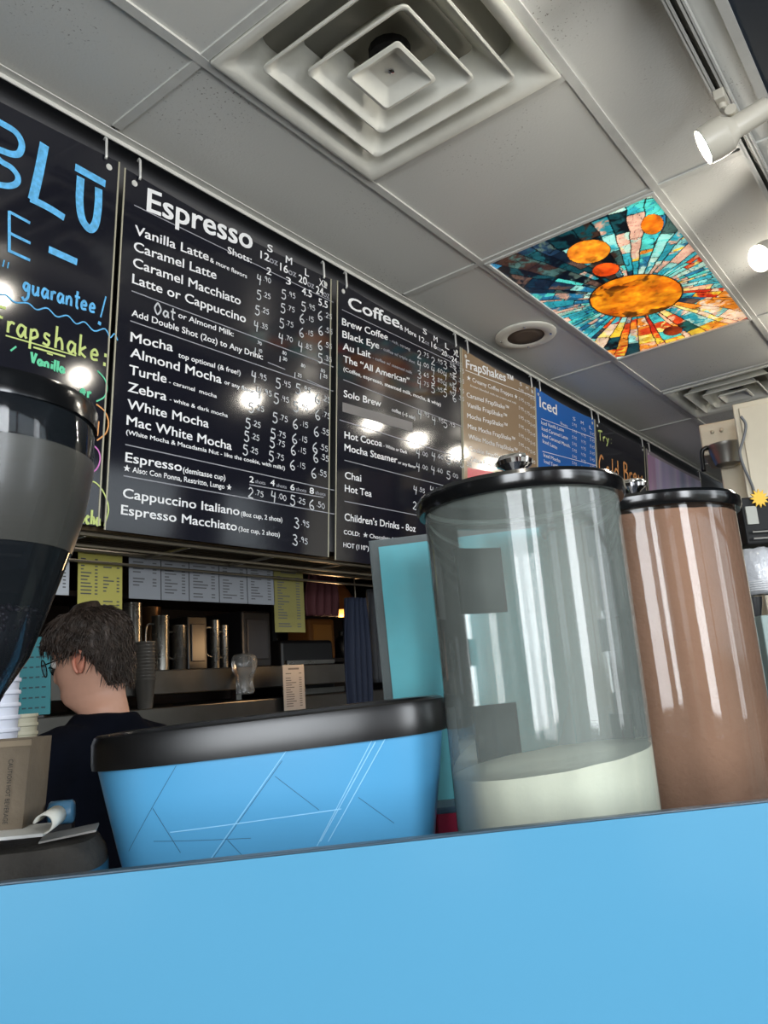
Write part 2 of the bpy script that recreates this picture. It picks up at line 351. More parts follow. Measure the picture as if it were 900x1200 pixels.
def disc_px(l, r, t, b, base, hot, seed, dk=.6):
    L, Rr, Tt, Bb = bpt(*l), bpt(*r), bpt(*t), bpt(*b)
    c = ((L[0] + Rr[0] + Tt[0] + Bb[0]) / 4, (L[1] + Rr[1] + Tt[1] + Bb[1]) / 4)
    # conic through image ellipse: fit half axes in panel coordinates
    pts = []
    cxp, cyp = (l[0] + r[0]) / 2, (t[1] + b[1]) / 2; ax = (r[0] - l[0]) / 2; by = (b[1] - t[1]) / 2
    for k in range(24):
        a = k * PI / 12; pts.append(bpt(cxp + ax * math.cos(a) * 1.0, cyp + by * math.sin(a) - ax * math.cos(a) * .10))
    P_ = np.array(pts); c = P_.mean(0); C_ = np.cov((P_ - c).T) * 2 * 23 / 24; w_, v_ = np.linalg.eigh(C_)
    disc(c[0], c[1], math.sqrt(w_[1]), math.sqrt(w_[0]), math.atan2(v_[1, 1], v_[0, 1]), base, hot, seed, dk)
disc_px((690, 355), (801, 340), (760, 323), (730, 373), 'c8520a', 'f4a420', 31)
disc_px((664, 300), (716, 292), (690, 282), (690, 310), 'ee7a1c', 'f8a02c', 41, .3)
disc_px((694, 318), (726, 314), (710, 309), (710, 325), 'dc3a10', 'f0601c', 45, .2)
disc_px((751, 267), (778, 262), (765, 252), (764, 276), 'f08a20', 'e06010', 47, .3)
disc_px((777, 391), (800, 386), (790, 383), (788, 394), '6a2410', '9a3c18', 51, .3)
colr = np.clip(colr, 0, 1) ** 2.2
verts = np.stack([xw.ravel() - px0, yw.ravel() - py0, np.zeros(NX * NY)], -1)
ii = (np.arange(NY - 1)[:, None] * NX + np.arange(NX - 1)[None, :]).ravel()
faces = np.stack([ii, ii + NX, ii + NX + 1, ii + 1], -1)
me = bpy.data.meshes.new('printed_panel'); me.from_pydata(verts.tolist(), [], faces.tolist())
ca = me.color_attributes.new('Col', 'FLOAT_COLOR', 'POINT'); ca.data.foreach_set('color', np.concatenate([colr.reshape(-1, 3), np.ones((NX * NY, 1))], 1).astype(np.float32).ravel())
t = tag(empty('ceiling_light', (px0, py0, H)), 'backlit ceiling light panel printed with orange planets and coloured glass rays', 'ceiling light')
o = link('printed_panel', me, vcol_mat('backlit_print', .35, .86), t); o.location = (0, 0, .003)
bm = bmesh.new()
w_, h_ = px1 - px0, py1 - py0
for a, b in (((-.012, -.012), (w_ + .012, 0)), ((-.012, h_), (w_ + .012, h_ + .012)), ((-.012, 0), (0, h_)), ((w_, 0), (w_ + .012, h_))):
    box2(bm, (a[0], a[1], -.004), (b[0], b[1], .012))
fin('frame', bm, m_bar, t, bevel=.001)

# ---- track with spotlights
YT = .30
t = tag(empty('light_track', (1.0, YT, H)), 'long white metal track carrying the ceiling spotlights', 'light track')
bm = bmesh.new(); L = 5.2
for s in (-1, 1): box2(bm, (-.9, s * .0155 - .0035, -.020), (L, s * .0155 + .0035, 0)); box2(bm, (-.9, s * .010 - .004, -.020), (L, s * .010 + .004, -.017))
fin('rail', bm, m_bar, t)
bm = bmesh.new(); box2(bm, (-.9, -.012, -.006), (L, .012, -.001)); fin('conductor_strip', bm, M('track_inside', (70, 70, 66), .4, .5), t)
m_lamp = M('lamp_cream_enamel', (206, 200, 184), .35)
m_bulb = M('bulb_glow', (255, 247, 232), .3, emit=120)
def spot(xt, bulb, tail, label, group='spotlights on the ceiling track'):
    bulb = Vector(bulb); tail = Vector(tail); ax = (tail - bulb).normalized(); Ln = (tail - bulb).length
    t = tag(empty('track_spotlight', (xt, YT, H - .02)), label, 'spotlight', group)
    def W(bm): bmesh.ops.translate(bm, verts=bm.verts, vec=-Vector(t.location))
    q = ax.to_track_quat('Z', 'Y').to_matrix().to_4x4(); mtx = Matrix.Translation(bulb - Vector(t.location)) @ q
    bm = bmesh.new(); box2(bm, (-.028, -.013, -.028), (.028, .013, -.001)); fin('adapter', bm, m_lamp, t, bevel=.003)
    piv = bulb + ax * (Ln * .55) - Vector(t.location)
    bm = bmesh.new(); tube(bm, [(0, 0, -.028), (0, 0, -.045), piv + Vector((0, 0, .032))], .009, 10); tube(bm, [piv + Vector((-.016, 0, .036)), piv + Vector((.016, 0, .036))], .012, 12); fin('stem', bm, m_lamp, t, True, sharp=.6)
    k = Ln / .15 * 1.12
    prof = [(.035 * k, .004), (.040 * k, .0), (.042 * k, .002), (.044 * k, .03 * k), (.042 * k, .052 * k), (.026 * k, .072 * k), (.025 * k, .075 * k), (.024 * k, .145 * k), (.020 * k, .15 * k)]
    bm = bmesh.new(); lathe(bm, (0, 0, 0), prof, 36, cap0=False); bmesh.ops.transform(bm, matrix=mtx, verts=bm.verts); fin('housing', bm, m_lamp, t, True, sharp=.5)
    bm = bmesh.new(); lathe(bm, (0, 0, 0), [(.036 * k, .006), (.030 * k, .0005), (.018 * k, -.003), (.002, -.0045)], 30, cap0=False); bmesh.ops.transform(bm, matrix=mtx, verts=bm.verts); fin('bulb', bm, m_bulb, t, True)
    return t
def lamp_at(X_, label):
    b = Vector((X_ - .10, .315, H - .088)); spot(X_, b, b + Vector((.10, -.085, .065)) * 1.02, label)
zb = 1.83
b1 = atD(824, 173, 1.70); t1 = atD(893, 130, 1.66)
spot(onZ(848, 100, H).x, b1, t1, 'cream spotlight fully in view at top right under the ceiling track')
b2_ = atD(890, 303, 2.44); spot(b2_.x + .11, b2_, b2_ + Vector((.1, -.08, .06)), 'cream spotlight cut by the right edge beside the lit panel')
b3 = onY(691, -5, .34); b3.z = min(b3.z, H - .06)
lamp_at(1.40, 'spotlight just above the top edge right of the big vent')
for x, w_ in ((3.07, 'first spotlight past the right edge, mirrored left on the Coffee board'), (3.64, 'spotlight mirrored at the blank strip of the Coffee board'), (4.08, 'spotlight mirrored at the right side of the Coffee board'), (4.59, 'spotlight mirrored low on the tan board'), (5.02, 'farthest spotlight on the track, above the blue board mirror')):
    lamp_at(x, w_)
lamp_at(.85, 'spotlight above the frame over the nearest board')

# ================================================================== MENU BOARDS
class Plane:
    def __init__(s, x0, x1, zt, zb, yt, yb):
        s.o = Vector((x0, yt, zt)); s.ex = Vector((1, 0, 0)); d = Vector((0, yb - yt, zb - zt)); s.h = d.length; s.ey = -d.normalized(); s.w = x1 - x0
        s.n = s.ex.cross(s.ey)  # towards the viewer (-y)
    def uv(s, px, py):
        d = ray(px, py); k = (s.o - CAM).dot(s.n) / d.dot(s.n); q = CAM + d * k - s.o
        return Vector((q.dot(s.ex), q.dot(s.ey)))
    def W(s, u, v, off=.0): return s.o + s.ex * u + s.ey * v + s.n * off
def board(pl, name, mat, label, extra=None, dots=True, xhooks=None):
    t = tag(empty(name, pl.o), label, 'menu board')
    # sheet, slightly bowed along the top edge
    bm = bmesh.new(); n = 24; fr_, bk = [], []
    for off, arr in ((0, fr_), (-.004, bk)):
        for v in (0, -pl.h):
            arr.append([bm.verts.new(pl.W(pl.w * i / n, v - (.012 * math.sin(PI * i / n) if v == 0 else 0), off) - pl.o) for i in range(n + 1)])
    for i in range(n):
        bm.faces.new((fr_[0][i], fr_[1][i], fr_[1][i + 1], fr_[0][i + 1])); bm.faces.new((bk[0][i + 1], bk[1][i + 1], bk[1][i], bk[0][i]))
        bm.faces.new((fr_[0][i + 1], bk[0][i + 1], bk[0][i], fr_[0][i])); bm.faces.new((fr_[1][i], bk[1][i], bk[1][i + 1], fr_[1][i + 1]))
    bm.faces.new((fr_[0][0], bk[0][0], bk[1][0], fr_[1][0])); bm.faces.new((fr_[0][n], fr_[1][n], bk[1][n], bk[0][n]))
    fin('sheet', bm, mat, t)
    for u in (0.0, pl.w): 
        bm = bmesh.new(); a = pl.W(u, 0, .0005) - pl.o; b = pl.W(u, -pl.h, .0005) - pl.o; tube(bm, [a, b], .0022, 6)
        fin('edge_strip', bm, m_edge, t)
    for u in (.028, pl.w - .028) if xhooks is None else xhooks:
        p = pl.W(u, -.028, .001) - pl.o
        bm = bmesh.new(); tube(bm, [p, p + pl.n * .002], .008, 14); fin('grommet', bm, m_chrome_w, t)
        hx = u + (.012 if u < .1 else -.012)
        q = pl.W(hx, .005, .006) - pl.o
        bm = bmesh.new(); tube(bm, [q + Vector((0, .010, .038)), q + Vector((0, .003, .042)), q + Vector((0, 0, .036)), q + Vector((0, 0, -.012)), q + Vector((0, .003, -.018))], .0034, 8); fin('hook', bm, m_chrome_w, t, True)
    return t
m_edge = M('board_edge_strip', (176, 172, 150), .4); m_chrome_w = M('hook_white_metal', (224, 224, 220), .3, .3)

_tc = {}
def text_polys(s, off):
    key = s
    if key in _tc: return _tc[key]
    c = bpy.data.curves.new('t', 'FONT'); c.body = s; c.size = 1; c.resolution_u = 3; c.fill_mode = 'BOTH'
    o = bpy.data.objects.new('t', c); COL.objects.link(o); dg = bpy.context.evaluated_depsgraph_get(); dg.update()
    me = bpy.data.meshes.new_from_object(o.evaluated_get(dg)); 
    V = np.array([v.co[:2] for v in me.vertices]) if len(me.vertices) else np.zeros((0, 2)); Fc = [list(p.vertices) for p in me.polygons]
    bpy.data.objects.remove(o); bpy.data.curves.remove(c); bpy.data.meshes.remove(me)
    _tc[key] = (V, Fc); return V, Fc
class Ink:
    """flat print collected on one board: lettering from the built-in font, pen strokes, rules"""
    def __init__(s, pl, t): s.pl = pl; s.t = t; s.b = {}; s.k = 0; s.g = 0
    def bm(s, name, mat): return s.b.setdefault((name, mat.name, s.g), [bmesh.new(), mat])[0]
    def nxt(s): s.g += 1
    def face(s, name, mat, uvs, polys, off=.0012):
        bm = s.bm(name, mat); vs = [bm.verts.new(s.pl.W(u, v, off) - s.pl.o) for u, v in uvs]
        for p in polys:
            try: bm.faces.new([vs[i] for i in p])
            except ValueError: pass
    def text(s, st, a, b, cap, mat=None, off=.013, name='lettering'):
        s.nxt(); mat = mat or m_white; V, Fc = text_polys(st, off)
        A = s.pl.uv(*a); B = s.pl.uv(*b); C = s.pl.uv(a[0], a[1] - cap)
        ex = B - A; x0, x1 = V[:, 0].min(), V[:, 0].max(); hgt = (C - A).y / .70; d = ex / (x1 - x0)
        for q_, (ox, oy) in enumerate(((-off, -off * .7), (off, off * .7), (-off, off * .7), (off, -off * .7)) if off > .011 else ((-off, 0), (off, 0)) if off else ((0, 0),)):
            s.face(name, mat, [(A.x + d.x * (x + ox - x0), A.y + d.y * (x + ox - x0) + hgt * (y + oy)) for x, y in V], Fc, .0012 + q_ * .00004)
    def ribbon(s, pts, w, mat, name='pen_writing', off=.0014):
        P = [Vector(p) for p in pts]; n = len(P); L, R2 = [], []
        for i in range(n):
            d = (P[min(i + 1, n - 1)] - P[max(i - 1, 0)]); d = d.normalized() if d.length else Vector((1, 0)); nn = Vector((-d.y, d.x)) * w / 2
            L.append(P[i] + nn); R2.append(P[i] - nn)
        s.face(name, mat, L + R2, [(i, n + i, n + i + 1, i + 1) for i in range(n - 1)], off + s.k % 7 * 2e-5); s.k += 1
    def line(s, px, wpx, mat, name='pen_writing', smooth=True):
        s.nxt(); uv = [s.pl.uv(*p) for p in px]; a = s.pl.uv(*px[0]); b = s.pl.uv(px[0][0], px[0][1] + wpx); s.ribbon(cr(uv) if smooth and len(uv) > 2 else uv, abs(b.y - a.y), mat, name)
    def rule(s, a, b, mat=None): s.nxt(); s.ribbon([s.pl.uv(*a), s.pl.uv(*b)], .0028, mat or m_rule, 'rule_line', .0008)
    def pen(s, st, a, b, cap, mat=None, w=None, name='pen_writing', new=True):
        if new: s.nxt()
        mat = mat or m_chalk; A = s.pl.uv(*a); B = s.pl.uv(*b); C = s.pl.uv(a[0], a[1] - cap); hg = (C - A).y
        tot = sum(GW.get(ch, .6) for ch in st) or 1; ex = (B - A) / tot; x = 0; w = w or hg * .09
        for ch in st:
            for stroke in GL.get(ch, []):
                pts = [Vector((A.x + ex.x * (x + px_), A.y + ex.y * (x + px_) + hg * py_)) for px_, py_ in stroke]
                s.ribbon(cr(pts) if len(pts) > 2 else pts, w, mat, name)
            x += GW.get(ch, .6)
    def price(s, v, x, y, h=11, sc=1.):
        a, c = v.split('.'); j = ((x * 7 + y * 3) % 5 - 2) * .25
        if a: s.pen(a, (x, y + j), (x + h * .62 * len(a), y + j + h * .25 * len(a)), h, w=.0038, name='price')
        x2 = x + (h * .72 if a else 0); s.pen('.' + c, (x2, y - h * .25 + j), (x2 + h * .85, y + h * .10 + j), h * .52, w=.0026, name='price', new=not a)
    def done(s):
        for (name, _, g), (bm, mat) in s.b.items(): fin(name, bm, mat, s.t)
def cr(P, k=5):
    P = [Vector(p) for p in P]; o = []
    for i in range(len(P) - 1):
        p0, p1, p2, p3 = P[max(i - 1, 0)], P[i], P[i + 1], P[min(i + 2, len(P) - 1)]
        for j in range(k):
            t = j / k; o.append(.5 * ((2 * p1) + (p2 - p0) * t + (2 * p0 - 5 * p1 + 4 * p2 - p3) * t * t + (3 * p1 - p0 - 3 * p2 + p3) * t ** 3))
    return o + [P[-1]]
def S_(t): return [[tuple(float(v) for v in p.split(',')) for p in st.split()] for st in t.split('|')]
GL = {k: S_(v) for k, v in {
 '0': '.3,1 .08,.7 .08,.3 .3,0 .5,.3 .5,.7 .3,1', '1': '.3,1 .28,.5 .27,0', '2': '.08,.78 .28,1 .48,.75 .3,.4 .05,.02|.05,.02 .52,.04',
 '3': '.1,.9 .32,1 .45,.78 .22,.55|.22,.55 .5,.35 .38,.02 .05,.08', '4': '.15,1 .08,.5|.08,.5 .5,.5|.42,.95 .4,.4 .36,-.1',
 '5': '.5,1 .15,.98|.15,.98 .12,.6|.12,.6 .4,.6 .48,.25 .28,0 .05,.1', '6': '.4,1 .12,.6 .1,.2 .3,0 .48,.22 .3,.42 .12,.28', '7': '.05,.95 .5,.95|.5,.95 .3,.5 .2,0',
 '8': '.3,.52 .12,.78 .3,1 .46,.78 .3,.52 .08,.22 .3,0 .5,.22 .3,.52', '9': '.46,.8 .25,1 .1,.75 .28,.52 .46,.8|.46,.8 .42,.4 .38,0', '.': '.08,.06 .16,.06',
 '$': '.5,.85 .25,.95 .12,.7 .42,.4 .3,.1 .05,.15|.28,1.1 .28,-.1', 'a': '.42,.45 .2,.5 .08,.2 .25,0 .42,.3|.44,.5 .44,.15 .52,0', 'c': '.42,.42 .22,.5 .08,.25 .22,0 .44,.08',
 'e': '.1,.26 .42,.3 .3,.52 .1,.35 .15,.05 .45,.08', 'g': '.42,.45 .2,.5 .1,.25 .3,.1 .42,.45|.44,.5 .42,-.2 .2,-.45 .05,-.3', 'h': '.1,1 .08,0|.08,.3 .28,.5 .4,.3 .42,0', 'i': '.15,.5 .13,0|.17,.7 .17,.76',
 'k': '.1,1 .08,0|.4,.5 .1,.22 .42,0', 'l': '.15,1 .12,.1 .2,0', 'n': '.08,.5 .08,0|.08,.3 .25,.5 .4,.35 .4,0', 'o': '.25,.5 .08,.25 .25,0 .42,.25 .25,.5', 'p': '.1,.5 .08,-.4|.1,.4 .3,.5 .4,.25 .1,.05',
 'r': '.1,.5 .1,0|.1,.3 .22,.48 .38,.45', 's': '.4,.45 .18,.5 .15,.32 .36,.2 .3,0 .06,.05', 't': '.2,.95 .18,.1 .32,0|.02,.62 .4,.62', 'u': '.08,.5 .1,.1 .25,0 .4,.2|.42,.5 .42,.1 .5,0', 'v': '.05,.5 .2,0|.2,0 .4,.5',
 'w': '.05,.5 .15,0 .27,.35 .38,0 .5,.5', 'y': '.08,.5 .2,.1|.42,.5 .2,-.1 .05,-.4', 'd': '.42,.4 .2,.5 .08,.2 .25,0 .42,.2|.45,1 .44,0', 'B': '.1,1 .08,0|.1,1 .42,.9 .38,.6 .1,.52|.1,.52 .48,.4 .45,.05 .08,0',
 'C': '.5,.85 .3,1 .08,.6 .12,.15 .35,0 .55,.12', 'F': '.12,1 .1,0|.1,.98 .55,1|.1,.55 .45,.55', 'M': '.08,0 .12,1|.12,1 .3,.3|.3,.3 .5,1|.5,1 .55,0', 'O': '.3,1 .08,.5 .3,0 .55,.5 .3,1', 'T': '.02,.92 .3,1 .6,.98|.3,1 .28,0',
 'V': '.05,1 .25,0|.25,0 .5,1', '!': '.2,1 .12,.25|.1,.05 .12,0', ':': '.15,.5 .15,.43|.15,.1 .15,.03'}.items()}
GW = {k: .62 for k in GL}; GW.update({'.': .25, '1': .45, 'l': .28, 'i': .28, 'r': .45, 't': .45, 'M': .72, ' ': .4, '!': .35, ':': .35, 'w': .65, 'O': .68, 'C': .66})

B = [Plane(x0, x1, zt, zb, 1.514, 1.590) for x0, x1, zt, zb in ((-.05, 1.015, 2.658, 1.745), (1.032, 1.809, 2.650, 1.738), (1.842, 2.600, 2.658, 1.732), (2.612, 3.256, 2.658, 1.745), (3.264, 3.955, 2.662, 1.75), (3.966, 4.72, 2.662, 1.75), (4.76, 5.9, 2.655, 1.75))]
c3 = lambda x, y: (130 + x / 3.3333, 190 + y / 3.3333)
c4 = lambda x, y: (130 + x / 3.3333, 400 + y / 3.3333)
c5 = lambda x, y: (385 + x / 5.143, 320 + y / 5.143)
c6 = lambda x, y: (385 + x / 5.143, 480 + y / 5.143)
c7 = lambda x, y: (530 + x / 3.6, 390 + y / 3.6)
c1 = lambda x, y: (x / 4.287, 80 + y / 4.287)
c2 = lambda x, y: (x / 4., 340 + y / 4.)
# ---- espresso board
t = board(B[1], 'menu_board', m_board, 'black board headed Espresso, between the blue-lettered board and the Coffee board')
K = Ink(B[1], t)
def T3(s, x0, y0, x1, y1, h, **k): K.text(s, c3(x0, y0), c3(x1, y1), h / 3.333, **k)
def T4(s, x0, y0, x1, y1, h, **k): K.text(s, c4(x0, y0), c4(x1, y1), h / 3.333, **k)
T3('Espresso', 140, 190, 550, 342, 92, off=.017)
T3('Shots:', 455, 355, 548, 395, 26); T3('Vanilla Latte', 92, 282, 380, 386, 38); T3('& more flavors', 386, 390, 530, 455, 18)
T3('Caramel Latte', 88, 345, 410, 458, 38); T3('Caramel Macchiato', 85, 408, 505, 558, 38); T3('Latte or Cappuccino', 82, 472, 525, 628, 38)
T3('or Almond Milk:', 262, 607, 478, 682, 22); T3('Add Double Shot (2oz) to Any Drink:', 80, 600, 592, 772, 26)
K.pen('Oat', c3(165, 590), c3(252, 618), 46 / 3.33, w=.0045)
T3('S', 610, 347, 630, 355, 28); T3('12', 583, 375, 617, 390, 30); T3('oz', 618, 391, 650, 405, 26, mat=m_rule)
T3('M', 682, 392, 706, 402, 28); T3('16', 660, 422, 690, 436, 30); T3('oz', 692, 437, 722, 450, 26, mat=m_rule)
T3('L', 757, 442, 772, 448, 28); T3('20', 732, 467, 764, 482, 30); T3('oz', 766, 484, 792, 496, 26, mat=m_rule)
T3('XL', 812, 482, 842, 494, 28, off=.008); T3('24', 800, 512, 828, 523, 30); T3('oz', 829, 524, 852, 534, 26, mat=m_rule)
for s_, x, y in (('2', 607, 437), ('3', 683, 475)): T3(s_, x, y, x + 18, y + 6, 28)
T3('4.5', 745, 515, 783, 530, 28); T3('5.5', 810, 558, 845, 572, 28)
for a, b in (((90, 168), (868, 548)), ((80, 503), (868, 800)), ((75, 620), (868, 895))): K.rule(c3(*a), c3(*b))
rows3 = [((567, 470), (663, 532), (740, 580), (806, 612)), ((566, 535), (660, 585), (735, 625), (808, 672)), ((560, 592), (655, 645), (733, 680), (806, 728)), ((555, 655), (652, 700), (728, 735), (805, 780))]
for ps, vs in zip(rows3, ('4.90 5.95 5.95 6.25', '5.25 5.75 6.15 6.55', '5.25 5.75 6.15 6.55', '4.35 4.70 4.85 5.35')):
    for (x, y), v in zip(ps, vs.split()): K.price(v, *c3(x, y))
for v, x, y in (('.70', 568, 715), ('1.10', 553, 742), ('.80', 665, 752), ('1.30', 650, 778), ('.80', 738, 800), ('1.25', 708, 840), ('.80', 815, 820), ('1.25', 808, 842)): K.price(v, *c3(x, y), h=7)
T4('Mocha', 75, 0, 240, 40, 38); T4('top optional (& free!)', 262, 62, 505, 133, 20)
T4('Almond Mocha', 75, 60, 430, 165, 38); T4('or any flavor', 442, 166, 560, 205, 17)
T4('Turtle', 70, 128, 215, 163, 38); T4('- caramel  mocha', 225, 165, 412, 222, 16)
T4('Zebra', 65, 195, 215, 232, 38); T4('- white & dark mocha', 228, 233, 455, 298, 16)
T4('White Mocha', 63, 262, 380, 338, 38); T4('Mac White Mocha', 60, 325, 470, 425, 38)
T4('(White Mocha & Macadamia Nut - like the cookie, with milk!)', 58, 362, 678, 503, 18)
T4('Espresso', 55, 470, 275, 508, 38); T4('(demitasse cup)', 280, 512, 445, 543, 22)
T4('\u2605 Also: Con Ponna, Restritto, Lungo \u2605', 48, 505, 470, 582, 22)
for s_, x, y in (('2', 540, 550), ('4', 622, 563), ('6', 700, 580), ('8', 775, 594)): T4(s_, x, y, x + 16, y + 3, 24)
for x, y in ((562, 553), (645, 568), (722, 583), (797, 597)): T4('shots', x, y, x + 40, y + 8, 14, mat=m_rule)
T4('Cappuccino Italiano', 45, 610, 500, 680, 38); T4('(8oz cup, 2 shots)', 507, 682, 668, 706, 19)
T4('Espresso Macchiato', 38, 675, 490, 740, 38); T4('(3oz cup, 2 shots)', 497, 741, 658, 764, 19)
for a, b in (((55, 403), (872, 582)), ((48, 525), (872, 675)), ((540, 560), (830, 610)), ((612, 82), (680, 110)), ((765, 150), (855, 190))): K.rule(c4(*a), c4(*b))
rows4 = [((545, 150), (640, 178), (718, 203), (795, 238)), ((565, 213), (633, 240), (710, 272), (795, 300)), ((535, 275), (628, 312), (708, 338), (790, 368)), ((522, 338), (620, 375), (705, 393), (785, 428)), ((517, 386), (617, 412), (700, 440), (788, 466)), ((512, 438), (613, 463), (697, 498), (780, 528))]
for ps, vs in zip(rows4, ('4.95 5.45 5.95 6.25', '4.95 5.45 5.95 6.75', '5.25 5.75 6.15 6.55', '5.25 5.75 6.15 6.55', '5.25 5.75 6.15 6.55', '5.25 5.75 6.15 6.55')):
    for (x, y), v in zip(ps, vs.split()): K.price(v, *c4(x, y), h=12)
for v, x, y in (('2.75', 533, 608), ('4.00', 622, 622), ('5.25', 697, 637), ('6.50', 772, 652), ('3.95', 712, 725), ('3.95', 706, 790)): K.price(v, *c4(x, y), h=12)
K.done()
# ---- coffee board
t = board(B[2], 'menu_board', m_board, 'black board headed Coffee, between the Espresso board and the tan board')
K = Ink(B[2], t)
def T5(s, x0, y0, x1, y1, h, **k): K.text(s, c5(x0, y0), c5(x1, y1), h / 5.143, **k)
def T6(s, x0, y0, x1, y1, h, **k): K.text(s, c6(x0, y0), c6(x1, y1), h / 5.143, **k)
T5('Coffee', 118, 210, 425, 332, 72, off=.017); T5('& More', 428, 338, 527, 388, 30); T5('Brew Coffee', 80, 312, 355, 405, 42)
T5('- rich, strong', 365, 412, 490, 468, 18, mat=m_rule); T5('Black Eye', 82, 387, 303, 457, 42); T5('- coffee w/ triple shot', 315, 460, 520, 548, 18, mat=m_rule)
T5('Au Lait', 85, 460, 252, 512, 42); T5('- coffee w/ steamed milk', 265, 518, 503, 610, 18, mat=m_rule); T5('The \u201cAll American\u201d', 88, 535, 485, 668, 40)
T5('(Coffee, espresso, steamed milk, mocha, & whip)', 88, 588, 675, 803, 24); T5('Solo Brew', 90, 745, 315, 807, 42); T5('coffee (~5 min)', 380, 832, 520, 885, 22)
for s_, x, y in (('S', 568, 362), ('M', 633, 407), ('L', 702, 452), ('XL', 752, 495)): T5(s_, x, y, x + 22 * (1 + .4 * (s_ == 'XL')), y + 12, 32)
for s_, x, y in (('12', 545, 408), ('16', 618, 445), ('20', 680, 490), ('24', 740, 530)): T5(s_, x, y, x + 32, y + 16, 32); T5('oz', x + 34, y + 17, x + 60, y + 30, 26, mat=m_rule)
for a, b in (((80, 220), (805, 568)), ((88, 642), (808, 927))): K.rule(c5(*a), c5(*b))
for (dx, dy), vs in zip(((0, 0), (0, 60), (0, 118), (0, 170)), ('2.75 2.95 3.35 3.75', '4.00 4.60 4.95 5.35', '3.65 3.85 4.45 4.95', '4.75 5.45 5.95 6.35')):
    for (x, y), v in zip(((532, 510), (615, 545), (688, 570), (745, 600)), vs.split()): K.price(v, *c5(x - dx, y + dy * 1.02), h=9)
for v, x, y in (('4.95', 535, 870), ('4.95', 620, 905), ('5.45', 690, 925)): K.price(v, *c5(x, y), h=9)
K.face('blank_strip', M('strip_dull_grey', (88, 88, 92), .4), [tuple(K.pl.uv(*c5(*q))) for q in ((82, 778), (505, 900), (505, 960), (82, 835))], [(0, 3, 2, 1)])
K.rule(c6(65, 62), c6(828, 300)); T6('Hot Cocoa', 95, 172, 320, 224, 42); T6('- White or Dark', 330, 226, 472, 268, 20); T6('Mocha Steamer', 95, 247, 412, 322, 42); T6('or any flavor', 418, 325, 525, 355, 18)
K.rule(c6(95, 305), c6(825, 492)); T6('Chai', 97, 415, 195, 434, 42); T6('Hot Tea', 97, 493, 258, 527, 42); K.rule(c6(95, 552), c6(700, 670))
T6("Children\u2019s Drinks - 8oz", 95, 667, 523, 737, 44); T6('COLD:  \u2605 Chocolate Milk', 90, 750, 430, 800, 26); T6('HOT (110\u00b0)', 88, 828, 240, 850, 28)
for v, x, y in (('4.00', 525, 285), ('4.60', 618, 300), ('5.00', 710, 325), ('4.00', 525, 360), ('4.60', 615, 380), ('5.00', 708, 415), ('5.35', 790, 345), ('4.55', 508, 500), ('4.75', 608, 500), ('2.75', 505, 598)): K.price(v, *c6(x, y), h=9)
K.done()
# ---- tan board
t = board(B[3], 'menu_board', m_tan, 'tan board with white lettering and red foot, right of the Coffee board')
K = Ink(B[3], t)
def T7(s, x0, y0, x1, y1, h, **k): K.text(s, c7(x0, y0), c7(x1, y1), h / 3.6, **k)
T7('FrapShakes\u2122', 57, 148, 256, 216, 36, off=.02); K.rule(c7(55, 158), c7(350, 272), m_white)
T7('\u2605 Creamy Coffee Frappes \u2605', 60, 197, 275, 280, 18, off=.01); T7('frozen blended with ice cream and milk', 75, 226, 270, 302, 9, off=0)
for s_, x0, y0, x1, y1 in (('Caramel FrapShake\u2122', 60, 270, 238, 328), ('Vanilla FrapShake\u2122', 62, 312, 230, 362), ('Mocha FrapShake\u2122', 62, 358, 232, 402), ('Mint Mocha FrapShake\u2122', 65, 403, 264, 460), ('White Mocha FrapShake\u2122', 68, 446, 274, 506), ('Cookie FrapShake\u2122', 70, 497, 240, 545), ('Zebra FrapShake\u2122', 72, 540, 232, 580)):
    T7(s_, x0, y0, x1, y1, 20, off=.01)
for s_, x, y in (('S', 283, 222), ('M', 310, 238), ('L', 333, 252)): T7(s_, x, y, x + 10, y + 4, 14, off=0)
for i in range(8):
    for x, y in ((283, 245), (308, 262), (332, 278)): K.pen(('4.75', '5.45', '5.95')[(x // 25) % 3], c7(x - 4, y + i * 38), c7(x + 18, y + 10 + i * 38), 12 / 3.6, m_white, w=.002)
K.face('red_band', M('print_crimson', (196, 30, 54), .3), [tuple(K.pl.uv(*q)) for q in ((547.6, 548), (633, 563), (633, 640), (548, 640))], [(0, 3, 2, 1)], .0006)
K.done()
# ---- blue board
t = board(B[4], 'menu_board', m_boardblue, 'bright blue board headed Iced, right of the tan board')
K = Ink(B[4], t)
T7('Iced', 368, 312, 441, 347, 44, off=.015)
for s_, x0, y0, x1, y1 in (('Iced Vanilla Latte', 375, 385, 470, 418), ('Iced Caramel Latte', 377, 410, 487, 452), ('Iced Caramel Macch.', 379, 437, 497, 486), ('Iced Latte', 381, 463, 442, 492), ('Iced Mocha', 385, 522, 455, 548), ('Iced Turtle', 387, 548, 450, 572)): T7(s_, x0, y0, x1, y1, 15, off=.01)
T7('Shots:', 455, 385, 487, 400, 11, off=0)
for s_, x, y in (('S', 508, 368), ('M', 542, 385), ('L', 578, 405)): T7(s_, x, y, x + 11, y + 4, 14, off=0)
for i in range(7):
    for x, y in ((505, 390), (543, 408), (580, 428)): K.pen(('4.75', '5.45', '5.95')[(x // 35) % 3], c7(x, y + i * 27), c7(x + 20, y + 9 + i * 27), 11 / 3.6, m_white, w=.002)
K.rule(c7(380, 500), c7(608, 560), m_white); K.rule(c7(375, 362), c7(600, 445), m_white)
K.done()
